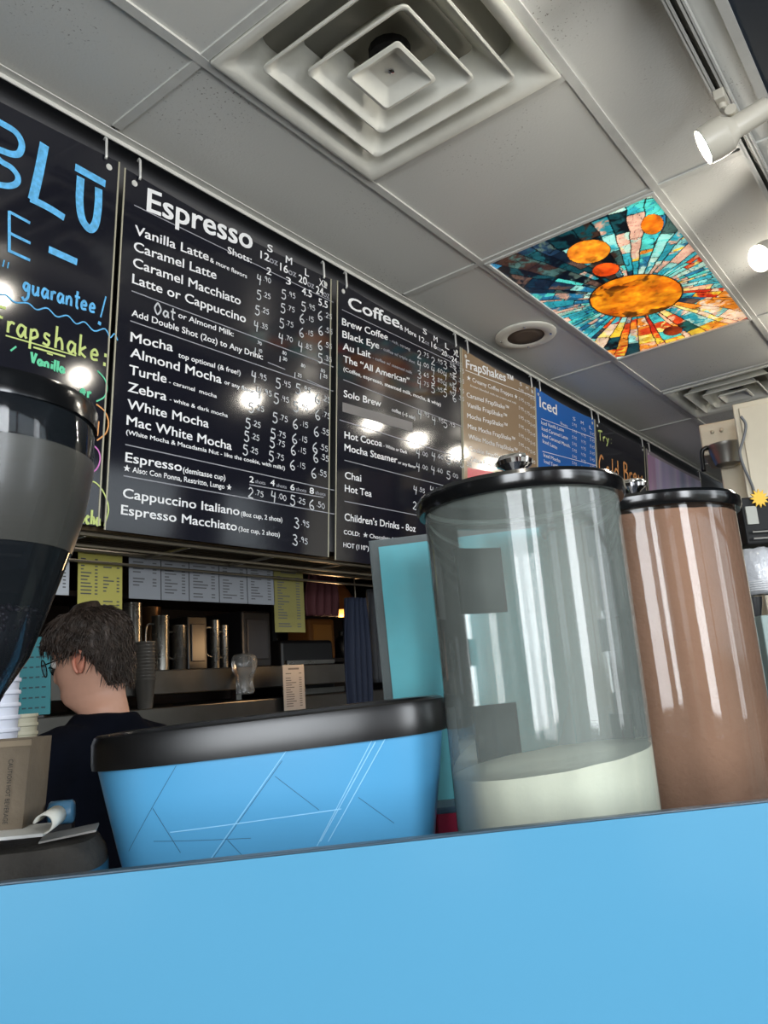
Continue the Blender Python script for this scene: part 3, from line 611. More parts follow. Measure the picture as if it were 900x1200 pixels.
# ---- cold brew board
t = board(B[5], 'menu_board', m_board, 'black chalk style board with orange Cold Brew writing, right of the blue board')
K = Ink(B[5], t)
K.pen('Try:', c7(615, 452), c7(676, 470), 40 / 3.6, m_lime, w=.010); K.pen('Cold Brew', c7(618, 595), c7(806, 640), 78 / 3.6, m_orange, w=.014)
K.done()
# ---- far purple poster board
me_cols = []
pl = B[6]; t = board(pl, 'menu_board', M('poster_edge', (150, 140, 150), .4), 'pale board with blurred purple and pink streaks at the far end of the row')
nx, ny = 60, 30; vs, cl, fs = [], [], []
for j in range(ny + 1):
    for i in range(nx + 1):
        u = i / nx; v = j / ny; vs.append(tuple(pl.W(.01 + u * (pl.w - .02), -.03 - v * (pl.h - .05), .002) - pl.o))
        a = noise.noise(Vector((u * 22, v * 1.5, 0))) * .5 + .5; b = noise.noise(Vector((u * 9, v * 2, 4))) * .5 + .5
        c = Vector((.62, .60, .62)) * (1 - a) + Vector((.45, .25, .55)) * a; c = c * b * 1.3 + Vector((.16, .22, .38)) * (1 - b)
        if u < .12: c = c * .6 + Vector((.5, .12, .3)) * .4
        cl += [c.x, c.y, c.z, 1]
for j in range(ny):
    for i in range(nx): k = j * (nx + 1) + i; fs.append((k, k + nx + 1, k + nx + 2, k + 1))
me = bpy.data.meshes.new('poster_print'); me.from_pydata(vs, [], fs); me.color_attributes.new('Col', 'FLOAT_COLOR', 'POINT').data.foreach_set('color', cl)
link('poster_print', me, vcol_mat('poster_print', .3), t)
# ---- handwritten board at the left
t = board(B[0], 'menu_board', m_board, 'black hand-lettered board with big sky-blue letters at the left edge')
K = Ink(B[0], t)
def P1(pts, w, mat, smooth=True): K.line([c1(*p) for p in pts], w / 4.287, mat, smooth=smooth)
def P2(pts, w, mat, smooth=True): K.line([c2(*p) for p in pts], w / 4., mat, smooth=smooth)
P1([(-150, 200), (-160, 400), (-190, 560)], 34, m_sky)
P1([(-150, 215), (-60, 245), (20, 285), (80, 325), (108, 380), (95, 428), (55, 432), (0, 412), (-60, 390)], 34, m_sky)
P1([(-60, 390), (0, 465), (55, 500), (88, 545), (80, 580), (35, 592), (-40, 578), (-130, 560)], 30, m_sky)
P1([(222, 382), (195, 520), (162, 665)], 46, m_sky); P1([(150, 655), (240, 700), (322, 752)], 36, m_sky)
P1([(376, 497), (528, 582)], 38, m_sky, False)
P1([(404, 548), (398, 660), (410, 755), (448, 808), (478, 780), (492, 690), (494, 604)], 40, m_sky)
for pts in ([(45, 718), (45, 925)], [(45, 722), (150, 778)], [(45, 828), (152, 880)], [(45, 918), (150, 966)]): P1(pts, 15, m_sky, False)
P1([(243, 910), (386, 975)], 36, m_sky, False)
P1([(20, 965), (12, 998)], 6, m_sky, False); P1([(42, 975), (36, 1005)], 6, m_sky, False)
K.pen('guarantee', c1(108, 1120), c2(452, 112), 22, m_sky, w=.006)
P2([(495, 30), (470, 128)], 7, m_sky, False); P2([(458, 152), (472, 160)], 16, m_sky, False)
P2([(-60, 0), (0, 20), (30, 25), (70, 58), (130, 62), (170, 92), (220, 85), (265, 125), (315, 120), (355, 158), (395, 150), (440, 192), (490, 182), (515, 222), (535, 205), (550, 236)], 7, m_sky)
K.pen('Frapshake', c2(-40, 175), c2(470, 340), 28, m_lime, w=.006)
for p in ((493, 306), (488, 348)): P2([(p[0] - 6, p[1] - 2), (p[0] + 6, p[1] + 2)], 17, m_lime, False)
P2([(25, 213), (355, 308)], 7, m_lime, False); P2([(155, 268), (305, 312)], 9, m_lime, False); P2([(218, 296), (246, 305)], 7, m_lime, False)
K.pen('Vanilla', c2(140, 338), c2(305, 392), 12.5, m_green, w=.006); P2([(75, 265), (48, 285)], 8, m_green, False)
K.pen('er', c2(372, 490), c2(428, 512), 15, m_green, w=.006); K.pen('a', c2(408, 590), c2(436, 598), 20, m_orange, w=.006); K.pen('el', c2(418, 665), c2(462, 680), 16, m_orange, w=.006)
P2([(455, 378), (488, 415), (500, 455), (488, 500), (450, 522)], 7, m_green); P2([(450, 535), (490, 570), (507, 620), (495, 670), (453, 705)], 7, m_orange)
P2([(418, 718), (455, 745), (468, 790), (450, 840), (395, 874)], 7, m_pink); P2([(400, 890), (450, 905), (490, 960), (507, 1030), (487, 1105)], 7, m_lime)
K.pen('Mocha', c2(345, 1082), c2(470, 1105), 17, m_lime, w=.006)
K.done()

# ================================================================== WIRE SHELF AND HANGING SHEETS
t = tag(empty('wire_shelf', (.3, 1.632, 1.73)), 'zinc wire shelf running under the menu boards', 'shelf')
bm = bmesh.new()
for y in (-.012, .175): tube(bm, [(-1.2, y, 0), (4.6, y, 0)], .006, 6); tube(bm, [(-1.2, y, -.028), (4.6, y, -.028)], .004, 6)
fin('rail', bm, m_zinc, t)
for i in range(20):
    bm = bmesh.new(); x = -1.1 + i * .3; tube(bm, [(x, -.012, -.003), (x, .175, -.003)], .005, 6); fin('cross_rod', bm, m_zinc, t)
bm = bmesh.new()
for i in range(9): tube(bm, [(-1.2, .005 + i * .02, .006), (4.6, .005 + i * .02, .006)], .0022, 5)
w = fin('deck_wire', bm, m_zinc, t)
bm = bmesh.new(); box2(bm, (.2, 1.632, 1.742), (5.0, 1.79, 1.752))
tag(fin('shelf_liner', bm, M('liner_brown', (96, 78, 54), .8, var=.4, vscale=12)), 'brown cardboard liner lying on the wire shelf', 'liner')

def sheet(name, x0, y0, x1, y1, Y, mat, label, cat, group=None, lines=True, cols=1):
    a = onY(x0, (y0 + y1) / 2, Y); b = onY(x1, (y0 + y1) / 2, Y); xm = (x0 + x1) / 2
    zt = onY(xm, y0, Y).z; zb_ = onY(xm, y1, Y).z
    t = tag(empty(name, ((a.x + b.x) / 2, Y, zt)), label, cat, group); w = b.x - a.x; h = zt - zb_
    bm = bmesh.new(); box2(bm, (-w / 2, -.0008, -h), (w / 2, .0008, 0)); fin('page', bm, mat, t)
    if lines:
        bm = bmesh.new(); rnd = random.Random(int(x0 * 7))
        for c in range(cols):
            cw = w / cols; cx = -w / 2 + c * cw
            box2(bm, (cx + cw * .25, -.0016, -h * .07), (cx + cw * .75, -.0009, -h * .11))
            n = int(h / .0095)
            for i in range(2, n - 1):
                if rnd.random() < .12: continue
                z = -h * .08 - i * .009
                if z < -h * .93: break
                box2(bm, (cx + cw * .12, -.0014, z), (cx + cw * (.12 + .1 + .4 * rnd.random()), -.0009, z - .0034))
                box2(bm, (cx + cw * .74, -.0014, z), (cx + cw * .86, -.0009, z - .0034))
        fin('printed_lines', bm, M('ink_grey_%d' % int(x0), (84, 84, 86), .7), t)
    return t
YS = 1.825
for i, (a, b) in enumerate(((151, 188), (189, 221), (222, 256), (257, 289), (290, 321))):
    dy = (a - 151) * .082
    sheet('menu_sheet', a, 647 + dy, b, 702 + dy * .55, YS + .004 * (i % 2), M('sheet_white_shaded_%d' % i, (134, 137, 142), .5), ('leftmost', 'second', 'middle', 'fourth', 'rightmost')[i] + ' of the five white printed sheets taped in a row under the shelf', 'printed sheet', 'white sheets under the shelf')  # white paper greyed, the dark area under the shelf put into its colour
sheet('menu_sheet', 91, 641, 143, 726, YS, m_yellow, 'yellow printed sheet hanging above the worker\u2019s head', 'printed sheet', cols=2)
sheet('menu_sheet', 321, 664, 356, 741, YS, M('paper_yellow_shaded', (126, 120, 66), .7), 'narrow yellow sheet, its colour darkened as shade, hanging right of the white sheets', 'printed sheet')  # darker copy of the yellow paper, shade put into the colour
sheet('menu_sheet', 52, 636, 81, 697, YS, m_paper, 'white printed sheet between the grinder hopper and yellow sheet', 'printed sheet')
sheet('note_sheet', 332, 779, 357, 832, 2.25, M('paper_white_shaded', (150, 150, 150), .7), 'small white note hanging on the front of the back equipment', 'note')  # white paper in a darkened copy, shade mixed into its colour

# ================================================================== WORK ROOM BEHIND
YB = 2.35
xs0 = 1.1; zs = onY(220, 784, YB).z; ztb = onY(240, 818, YB).z
t = tag(empty('prep_table', (2.6, YB + .35, 0)), 'stainless prep table with raised back shelf in the work room', 'table')
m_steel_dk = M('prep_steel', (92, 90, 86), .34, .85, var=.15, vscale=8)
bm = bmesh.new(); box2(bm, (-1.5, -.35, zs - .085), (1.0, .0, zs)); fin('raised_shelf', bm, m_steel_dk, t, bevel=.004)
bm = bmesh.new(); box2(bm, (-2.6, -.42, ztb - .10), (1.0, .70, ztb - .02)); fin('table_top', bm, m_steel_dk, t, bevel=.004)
for x in (-2.5, .9):
    for y in (-.36, .3): bm = bmesh.new(); box2(bm, (x - .02, y - .02, 0), (x + .02, y + .02, ztb - .1)); fin('leg', bm, m_steel, t)
for x in (-1.45, -.2, .95): bm = bmesh.new(); box2(bm, (x - .015, -.03, ztb - .02), (x + .015, 0, zs - .085)); fin('shelf_support', bm, m_steel, t)
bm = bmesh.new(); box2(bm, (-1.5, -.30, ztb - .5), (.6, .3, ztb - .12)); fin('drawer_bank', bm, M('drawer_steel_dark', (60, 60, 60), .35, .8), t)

def canister(x0, x1, y0, base, Y, mat, name, label, cat, taper=1., group=None, lip=True):
    xm = (x0 + x1) / 2; p = onY(xm, y0, Y); D = (p - CAM).dot(W_); r = (x1 - x0) / 2 / F * D; h = p.z - base
    t = tag(empty(name, (p.x, Y, base)), label, cat, group)
    bm = bmesh.new(); prof = [(r * taper * .9, 0), (r * taper, .004), (r, h - .004), (r * 1.03, h - .002), (r * 1.03, h), (r * .96, h), (r * .95, h * .5), (r * .9 * taper, .006)]
    lathe(bm, (0, 0, 0), prof, 28); fin('body', bm, mat, t, True, sharp=.6)
    return t, r, h
for i, (x0, x1, y0, lb) in enumerate(((145, 166, 707, 'tall steel canister nearest the worker on the raised shelf'), (178, 198, 722, 'steel canister second from the worker on the raised shelf'),
        (201, 218, 733, 'short steel canister third from the worker on the raised shelf'), (246, 257, 727, 'slim steel pitcher right of the dark box'), (258, 267, 733, 'slimmer steel pitcher beside its twin right of the dark box'))):
    t, r, h = canister(x0, x1, y0, zs, YB + .12, m_steel, 'steel_canister', lb, 'canister', .94, 'steel canisters on the raised shelf')
    bm = bmesh.new(); tube(bm, cr([(-r, 0, h * .85), (-r - .03, 0, h * .8), (-r - .03, 0, h * .35), (-r, 0, h * .25)]), .004, 6); fin('handle', bm, m_steel, t, True)
t, r, h = canister(165, 188, 712, zs, YB + .24, M('amber_tin', (120, 92, 66), .35, .7), 'storage_tin', 'brownish metal tin behind the steel canisters', 'tin')
m_cup = thin_clear('clear_cup_plastic', (.93, .94, .93), .12, (190, 190, 185))
xm = 170; p = onY(xm, 820, YB - .02); D = (p - CAM).dot(W_); r = 12 / F * D
t = tag(empty('cup_stack', (p.x, YB - .02, ztb - .02)), 'tall stack of clear cups standing right behind the worker', 'cup stack'); top = onY(xm, 752, YB - .02).z
n = 12
for i in range(n):
    z0 = (top - (ztb - .02) - .1) * i / (n - 1)
    bm = bmesh.new(); lathe(bm, (0, 0, z0), [(r * .72, 0), (r * .98, .092), (r * 1.05, .095), (r * 1.05, .099), (r * .95, .099), (r * .7, .002)], 24, cap0=(i == 0), cap1=False); fin('cup', bm, M('cup_translucent', (112, 108, 102), .2, .3) if i == 0 else bpy.data.materials['cup_translucent'], t, True, sharp=.7)
def bag(px, py, w, h, Y, label):
    p = onY(px, py, Y); D = (p - CAM).dot(W_); k = D / F
    t = tag(empty('plastic_bag', p), label, 'bag'); bm = bmesh.new()
    prof = [(.35, -.5), (.36, -.42), (.3, -.2), (.38, -.05), (.52, .12), (.55, .3), (.48, .44), (.3, .5), (.05, .52)]
    V = lathe(bm, (0, 0, 0), [(a * w * k, b * h * k) for a, b in prof], 28)
    for v in bm.verts: v.co += Vector((noise.noise(v.co * 40), noise.noise(v.co * 40 + Vector((9, 0, 0))), 0)) * .012
    fin('film', bm, thin_clear('bag_film', (.85, .85, .84), .35, (150, 150, 146), .2, 30), t, True)
bag(286, 790, 28, 46, YB - .06, 'knotted clear bag of lids hanging at the shelf front')
# dark machines and boxes at the back
def pbox(name, x0, y0, x1, y1, Y, dep, mat, label, cat, det=None, base=None, group=None):
    ym = (y0 + y1) / 2; xm = (x0 + x1) / 2; a = onY(x0, ym, Y); b = onY(x1, ym, Y); zt = onY(xm, y0, Y).z; zb_ = base if base is not None else onY(xm, y1, Y).z
    t = tag(empty(name, ((a.x + b.x) / 2, Y, zb_)), label, cat, group); w = (b.x - a.x); h = zt - zb_
    bm = bmesh.new(); box2(bm, (-w / 2, 0, 0), (w / 2, dep, h)); fin('body', bm, mat, t, bevel=min(w, h) * .06)
    if det: det(t, w, h, dep)
    return t
def det_face(col, inset=.15):
    def f(t, w, h, d):
        bm = bmesh.new(); box2(bm, (-w * (.5 - inset), -.006, h * inset), (w * (.5 - inset), .002, h * (1 - inset))); fin('front_panel', bm, col, t, bevel=.003)
    return f
m_dk = M('dark_appliance', (22, 22, 24), .35); m_dk2 = M('dark_appliance_panel', (38, 38, 42), .3)
pbox('blender_base', 220, 722, 243, 783, YB + .1, .14, m_dk, 'black box between the steel canisters and slim pitchers', 'appliance', det_face(m_dk2), zs)
pbox('espresso_grinder', 284, 716, 318, 783, YB + .15, .25, m_dk, 'black appliance under the right white sheet', 'appliance', det_face(m_dk2), zs)
def det_mach(t, w, h, d):
    bm = bmesh.new(); box2(bm, (-w * .45, -.02, h * .55), (w * .45, .0, h * .62)); fin('steel_rail', bm, m_steel, t)
    for s in (-.25, .25):
        bm = bmesh.new(); tube(bm, [(w * s, -.03, h * .5), (w * s, -.03, h * .3)], .03, 14); fin('group_head', bm, m_chrome, t, True, sharp=.6)
    bm = bmesh.new(); box2(bm, (-w * .5, -.06, 0), (w * .5, 0, h * .1)); fin('drip_tray', bm, m_steel, t)
pbox('espresso_machine', 330, 750, 392, 812, YB + .42, .38, m_dk, 'dark espresso machine behind the small hanging note', 'coffee machine', det_mach, ztb - .02)
pbox('glow_tinted_box', 362, 725, 392, 741, 3.47, .2, M('amber_glow_tint', (150, 96, 44), .5), 'box with an amber glow put into its colour, at the back beneath the red bag', 'box', det_face(M('amber_glow_tint_front', (190, 130, 60), .5)), base=1.5255)  # orange glow of this corner is painted as the box colour
# back shelving with jars far behind
t = tag(empty('back_shelving', (2.9, 3.45, 0)), 'dark shelving unit against the work room wall', 'shelving')
for x in (-1.7, -.6, .5, 1.6):
    bm = bmesh.new(); box2(bm, (x - .02, 0, 0), (x + .02, .38, 2.1)); fin('upright', bm, m_dk, t)
for z in (.5, 1.15, 1.5, 1.85, 2.08):
    bm = bmesh.new(); box2(bm, (-1.7, 0, z), (1.6, .38, z + .025)); fin('shelf_board', bm, M('shelf_dk_%d' % int(z * 10), (40, 34, 30), .5), t)
rnd = random.Random(3); x = 2.2; bx0 = onY(362, 733, 3.47).x; bx1 = onY(392, 733, 3.47).x
for nm, c in (('pale grey', (110, 110, 104)), ('amber', (130, 84, 36)), ('dark red', (92, 28, 26)), ('olive', (80, 84, 40)), ('honey yellow', (160, 120, 50)), ('slate blue', (38, 50, 66)), ('brown', (70, 44, 28)), ('dark green', (30, 60, 40)), ('rust orange', (140, 62, 26)), ('cream', (150, 142, 120)), ('plum', (66, 30, 52)), ('black', (16, 16, 18))):
    r = rnd.uniform(.035, .055); h = rnd.uniform(.14, .24)
    if bx0 - .13 < x < bx1 + .02: x = bx1 + .02
    t = tag(empty('syrup_bottle', (x + r, 3.60, 1.5255)), nm + ' bottle on the middle shelf at the back of the work room', 'bottle', 'bottles on the back shelving')
    bm = bmesh.new(); lathe(bm, (0, 0, 0), [(r * .9, 0), (r, .006), (r, h * .62), (r * .8, h * .74), (r * .36, h * .84), (r * .34, h * .93)], 16); fin('glass', bm, M('bottle_' + nm.replace(' ', '_'), c, .3), t, True, sharp=.7)
    bm = bmesh.new(); lathe(bm, (0, 0, 0), [(r * .4, h * .93), (r * .4, h), (r * .3, h + .004)], 12); fin('cap', bm, m_dk2, t)
    x += r * 2 + rnd.uniform(.02, .09)
# hanging cloth, red bag
def drape(name, x0, y0, x1, y1, Y, mat, label, cat):
    a = onY(x0, y0, Y); b = onY(x1, y0, Y); zt = a.z; zb_ = onY((x0 + x1) / 2, y1, Y).z; w = b.x - a.x
    t = tag(empty(name, ((a.x + b.x) / 2, Y, zt)), label, cat); bm = bmesh.new(); n = 30; G = []
    for j in range(16):
        v = j / 15; ww = w * (.7 + .3 * math.sin(v * PI * .7)); G.append([Vector((-ww / 2 + ww * i / n, .02 * math.sin(i * .9 + v) * (1 - .3 * v), (zb_ - zt) * v)) for i in range(n + 1)])
    loft(bm, G, closed=False, cap0=False, cap1=False); o = fin('cloth', bm, mat, t, True); o.modifiers.new('s', 'SOLIDIFY').thickness = .004
    bm = bmesh.new(); tube(bm, [(0, .0, 0), (0, 0, .04), (0, 0, 2.55 - zt)], .0025, 6); fin('hook', bm, m_zinc, t)
drape('apron', 402, 700, 430, 835, 1.87, M('cloth_blue', (14, 26, 48), .8), 'dark blue apron hanging left of the light blue card', 'apron')
drape('hanging_bag', 358, 672, 396, 722, 1.95, M('cloth_red', (60, 12, 18), .8), 'dark red bag hanging right of the narrow yellow sheet', 'bag')
drape('towel', 430, 690, 446, 800, 1.90, M('cloth_grey', (40, 42, 46), .8), 'grey towel hanging between the blue apron and light blue card', 'towel')
# warm lamp in the work room
p = atD(400, 722, 3.1); t = tag(empty('heat_lamp', (p.x, p.y, 2.55)), 'warm glowing pendant heat lamp deep in the work room', 'lamp')
zz = p.z - 2.55
bm = bmesh.new(); tube(bm, [(0, 0, 0), (0, 0, zz + .12)], .005, 6); fin('cord', bm, m_dk, t)
bm = bmesh.new(); lathe(bm, (0, 0, zz), [(.02, .12), (.035, .10), (.07, .03), (.075, .02)], 24, cap1=False); o = fin('shade', bm, M('lamp_copper', (150, 90, 50), .3, .8), t, True, sharp=.7)
bm = bmesh.new(); bmesh.ops.create_uvsphere(bm, u_segments=16, v_segments=10, radius=.035); bmesh.ops.translate(bm, verts=bm.verts, vec=(0, 0, zz + .03)); fin('bulb', bm, M('warm_glow', (255, 170, 80), .4, emit=1.6), t, True)
l = bpy.data.lights.new('heat_lamp_light', 'POINT'); l.energy = 3.2; l.color = (1, .62, .3); l.shadow_soft_size = .06
lo = bpy.data.objects.new('heat_lamp_light', l); COL.objects.link(lo); lo.location = (p.x, p.y, p.z - .06)
l = bpy.data.lights.new('work_room_light', 'POINT'); l.energy = 3.4; l.color = (1, .9, .78); l.shadow_soft_size = .1
lo = bpy.data.objects.new('work_room_light', l); COL.objects.link(lo); lo.location = (1.6, 2.1, 2.4)

# ================================================================== WORKER
hp = atD(113, 768, 1.86)
def person():
    t = tag(empty('person', (hp.x, hp.y, 0), 0), 'person with short dark hair and glasses in a navy T-shirt, back turned, head bent', 'person')
    yawH = math.atan2(.89, -.46) - PI / 2      # local +y is forward
    yawB = math.atan2(.86, -.50) - PI / 2 - .25
    chin = 1.352
    tilt = Matrix.Translation((0, 0, chin)) @ Matrix.Rotation(yawH, 4, 'Z') @ Matrix.Rotation(-.20, 4, 'X') @ Matrix.Diagonal((.87, .87, .97, 1))
    rr = [(-.13, .02, -.10, .085), (-.10, .03, -.088, .060), (-.06, .036, -.082, .055), (-.025, .045, -.082, .055), (-.005, .070, -.084, .044), (.010, .088, -.086, .041), (.030, .094, -.090, .047), (.045, .090, -.094, .052), (.058, .094, -.097, .057),
          (.072, .095, -.100, .064), (.09, .094, -.104, .070), (.11, .089, -.106, .072), (.128, .096, -.108, .074), (.15, .097, -.109, .075), (.175, .088, -.106, .073), (.197, .068, -.092, .063), (.213, .040, -.065, .045), (.222, .008, -.028, .018)]
    def head_pt(z, f, b, w, a, off=0):
        yc = (f + b) / 2; hy = (f - b) / 2
        s, c = math.sin(a), math.cos(a); x = (w + off) * s; y = yc + (hy + off) * (abs(c) ** .9) * (1 if c >= 0 else -1)
        if c > 0:
            y += .026 * math.exp(-((a if a < PI else a - 2 * PI) / .17) ** 2) * max(0, 1 - abs((z - .075) / (.014 if z < .075 else .045))) * (off == 0)
            y -= .010 * math.exp(-((abs(a if a < PI else a - 2 * PI) - .42) / .16) ** 2) * math.exp(-((z - .110) / .012) ** 2)
            y += .005 * math.exp(-((a if a < PI else a - 2 * PI) / .3) ** 2) * (math.exp(-((z - .042) / .006) ** 2) + math.exp(-((z - .030) / .006) ** 2)) * (off == 0)
        return Vector((x, y, z))
    bm = bmesh.new(); N = 56
    loft(bm, [[tilt @ head_pt(z, f, b, w, 2 * PI * k / N) for k in range(N)] for z, f, b, w in rr])
    RB = Matrix.Rotation(yawB, 4, 'Z')
    def limb(pts, rs): tube(bm, [RB @ Vector(p) for p in pts], rs, 16)
    # arms bent, hands working at waist level in front
    for s in (-1, 1):
        sh = (s * .165, -.02, 1.245); elb = (s * .225, .02, .985); wr = (s * .14, .235, .99)
        limb(cr([sh, (s * .20, -.01, 1.12), elb], 4), [.045] * 3 + [.042] * 3 + [.038] * 3) if False else limb([sh, (s * .20, -.01, 1.12), elb], [.046, .043, .036])
        limb([elb, (s * .19, .12, .985), wr], [.037, .034, .024])
        limb([wr, (s * .125, .28, .992), (s * .118, .325, .99)], [.024, .031, .028])
        for i in range(4):
            o = (i - 1.5) * .017; L = (.062, .072, .067, .052)[i]
            limb([(s * (.118 + o), .32, .992), (s * (.116 + o), .32 + L * .5, .985), (s * (.113 + o), .32 + L * .85, .962)], [.0105, .0095, .0075])
        limb([(s * .10, .275, .99), (s * .078, .31, .985), (s * .076, .34, .975)], [.012, .011, .009])
    me_b = fin('person_skin_raw', bm, m_skin, t, True); me_b.name = 'body'
    rm = me_b.modifiers.new('r', 'REMESH'); rm.mode = 'VOXEL'; rm.voxel_size = .0045; rm.use_smooth_shade = True
    sm = me_b.modifiers.new('s', 'SMOOTH'); sm.factor = .5; sm.iterations = 2
    # T-shirt
    bm = bmesh.new(); rings = []
    for z, a, b, yo in ((.88, .172, .125, 0), (.96, .165, .118, 0), (1.06, .165, .118, .0), (1.16, .178, .122, -.005), (1.225, .178, .115, -.015), (1.262, .160, .098, -.02), (1.290, .110, .078, -.028), (1.312, .075, .068, -.03), (1.322, .066, .064, -.03)):
        rings.append([RB @ (p + Vector((0, yo, 0))) for p in superring(a, b, z, 2.4, 48)])
    loft(bm, rings)
    for s in (-1, 1):
        tube(bm, [RB @ Vector(q) for q in ((s * .10, -.02, 1.235), (s * .165, -.02, 1.232), (s * .195, -.014, 1.16), (s * .212, .0, 1.06))], [.075, .068, .062, .060], 18)
    o = fin('t_shirt', bm, m_shirt, t, True); rm = o.modifiers.new('r', 'REMESH'); rm.mode = 'VOXEL'; rm.voxel_size = .010; rm.use_smooth_shade = True
    sm = o.modifiers.new('s', 'SMOOTH'); sm.factor = .6; sm.iterations = 5
    tx = bpy.data.textures.new('folds', 'CLOUDS'); tx.noise_scale = .09; dm = o.modifiers.new('d', 'DISPLACE'); dm.texture = tx; dm.strength = .014; dm.mid_level = .5
    # trousers and shoes
    bm = bmesh.new(); rings = [[RB @ p for p in superring(a, b, z, 2.4, 40)] for z, a, b in ((.98, .158, .112), (.88, .172, .125), (.80, .170, .125))]
    loft(bm, rings)
    for s in (-1, 1): tube(bm, [RB @ Vector(q) for q in ((s * .085, 0, .86), (s * .09, .0, .70), (s * .095, .01, .46), (s * .10, .0, .10))], [.085, .085, .062, .052], 20)
    o = fin('trousers', bm, M('denim_dark', (22, 26, 36), .8), t, True); rm = o.modifiers.new('r', 'REMESH'); rm.mode = 'VOXEL'; rm.voxel_size = .014; rm.use_smooth_shade = True
    for s in (-1, 1):
        bm = bmesh.new(); loft(bm, [[RB @ (p + Vector((s * .10, .05, 0))) for p in superring(a, b, z, 2.6, 28)] for z, a, b in ((0, .042, .125), (.03, .045, .128), (.06, .042, .11), (.085, .035, .06), (.11, .04, .055))])
        fin('shoe', bm, m_blackmat, t, True)
    # hair: cap over the skull following the hairline, plus tufts
    def hairline(a):   # lowest z covered at angle a (0 = face)
        a = a if a < PI else 2 * PI - a
        if a < .75: return .152
        if a < 1.35: return .152 - (a - .75) / .6 * .040
        if a < 1.75: return .112
        return .112 - min(1, (a - 1.75) / .55) * .088
    bm = bmesh.new(); N = 96; R2 = []
    zsr = [.0] + [i * .009 + .012 for i in range(24)]
    import bisect
    zz_ = [r[0] for r in rr]
    def interp(z):
        z = min(max(z, zz_[0]), zz_[-1]); i = min(max(bisect.bisect(zz_, z), 1), len(rr) - 1); a, b = rr[i - 1], rr[i]; f = (z - a[0]) / (b[0] - a[0])
        return [a[j] + (b[j] - a[j]) * f for j in range(1, 4)]
    for z in zsr:
        f, b, w = interp(z); ring = []
        for k in range(N):
            a = 2 * PI * k / N; hl = hairline(a); c = max(-1, min(1, (z - hl) / .014)); off = -.012 + (c + 1) / 2 * .025
            n1 = noise.noise(Vector((math.sin(a) * 5, math.cos(a) * 5, z * 22))); n2 = noise.noise(Vector((math.sin(a) * 16, math.cos(a) * 16, z * 30)))
            if c > 0: off += n1 * .007 + n2 * .006 + .004
            ring.append(tilt @ head_pt(z, f, b, w, a, off if off != 0 else .0001))
        R2.append(ring)
    f, b, w = interp(.222)
    R2.append([tilt @ (Vector((0, -.02, .241)) + Vector((math.sin(2 * PI * k / N) * .03, math.cos(2 * PI * k / N) * .035, -.004))) for k in range(N)])
    loft(bm, R2)
    rnd = random.Random(8)
    for _ in range(2600):
        a = rnd.uniform(0, 2 * PI); z = rnd.uniform(.02, .236); hl = hairline(a)
        if z < hl + .006: continue
        f, b, w = interp(min(z, .218)); p = head_pt(z if z < .218 else .218, f, b, w, a, .017)
        cdir = Vector((0, -.015, .23)); 
        f2, b2, w2 = interp(max(z - .028, -.02)); da = rnd.uniform(-.25, .25); q = head_pt(max(z - rnd.uniform(.02, .035), .004), f2, b2, w2, a + da, .022 + rnd.uniform(-.004, .008))
        m = (p + q) / 2 + (p - Vector((0, -.01, .1))).normalized() * rnd.uniform(.001, .004)
        tube(bm, [tilt @ v for v in (p, m, q)], [.0016, .0017, .0004], 3, cap=False)
    fin('hair', bm, M('hair_dark_brown', (58, 47, 40), .5, bump=.5, bscale=160, var=.4, vscale=60), t, True)
    # ears, eyes, glasses
    for s in (-1, 1):
        bm = bmesh.new(); pts = cr([(0, .008, -.028), (.004, .014, -.012), (.009, .010, .010), (.013, -.004, .026), (.015, -.020, .022), (.013, -.024, .004), (.007, -.012, -.016), (.002, .0, -.028)], 4)
        M_ = tilt @ Matrix.Translation((s * .069, -.010, .092)) @ Matrix.Diagonal((s * .8, .85, .88, 1))
        tube(bm, [M_ @ p for p in pts], .0045, 8)
        g = bmesh.ops.create_uvsphere(bm, u_segments=14, v_segments=10, radius=1)['verts']
        bmesh.ops.transform(bm, matrix=M_ @ Matrix.Translation((.008, -.006, 0)) @ Matrix.Rotation(.35, 4, 'Z') @ Matrix.Diagonal((.006, .017, .026, 1)), verts=g)
        fin('ear', bm, m_ear, t, True)
        bm = bmesh.new(); g = bmesh.ops.create_uvsphere(bm, u_segments=14, v_segments=10, radius=.0115)['verts']; bmesh.ops.transform(bm, matrix=tilt @ Matrix.Translation((s * .031, .080, .110)), verts=g); fin('eye', bm, M('eye_white', (220, 216, 210), .2) if s < 0 else bpy.data.materials['eye_white'], t, True)
    bm = bmesh.new()
    for s in (-1, 1):
        c = Vector((s * .034, .112, .106)); tube(bm, [tilt @ (c + Vector((.026 * math.cos(a), -.010 * math.cos(a) * s, .021 * math.sin(a)))) for a in [k * PI / 12 for k in range(25)]], .0013, 6)
        tube(bm, [tilt @ Vector(q) for q in ((s * .060, .103, .110), (s * .073, .06, .110), (s * .078, -.005, .112), (s * .077, -.022, .098))], .0015, 6)
    tube(bm, [tilt @ Vector((-.009, .115, .108)), tilt @ Vector((0, .119, .111)), tilt @ Vector((.009, .115, .108))], .0013, 6)
    fin('glasses_frame', bm, M('glasses_metal', (60, 62, 66), .25, .8), t, True)
    for s in (-1, 1):
        bm = bmesh.new(); c = Vector((s * .034, .112, .106)); vv = [bm.verts.new(tilt @ (c + Vector((.0255 * math.cos(a), -.010 * math.cos(a) * s, .0205 * math.sin(a))))) for a in [k * PI / 12 for k in range(24)]]; bm.faces.new(vv)
        fin('lens', bm, m_lens, t)
m_ear = M('skin_ear', (212, 140, 116), .5); m_lens = thin_clear('lens_clear', (.92, .94, .96), .03, (200, 210, 215))
person()

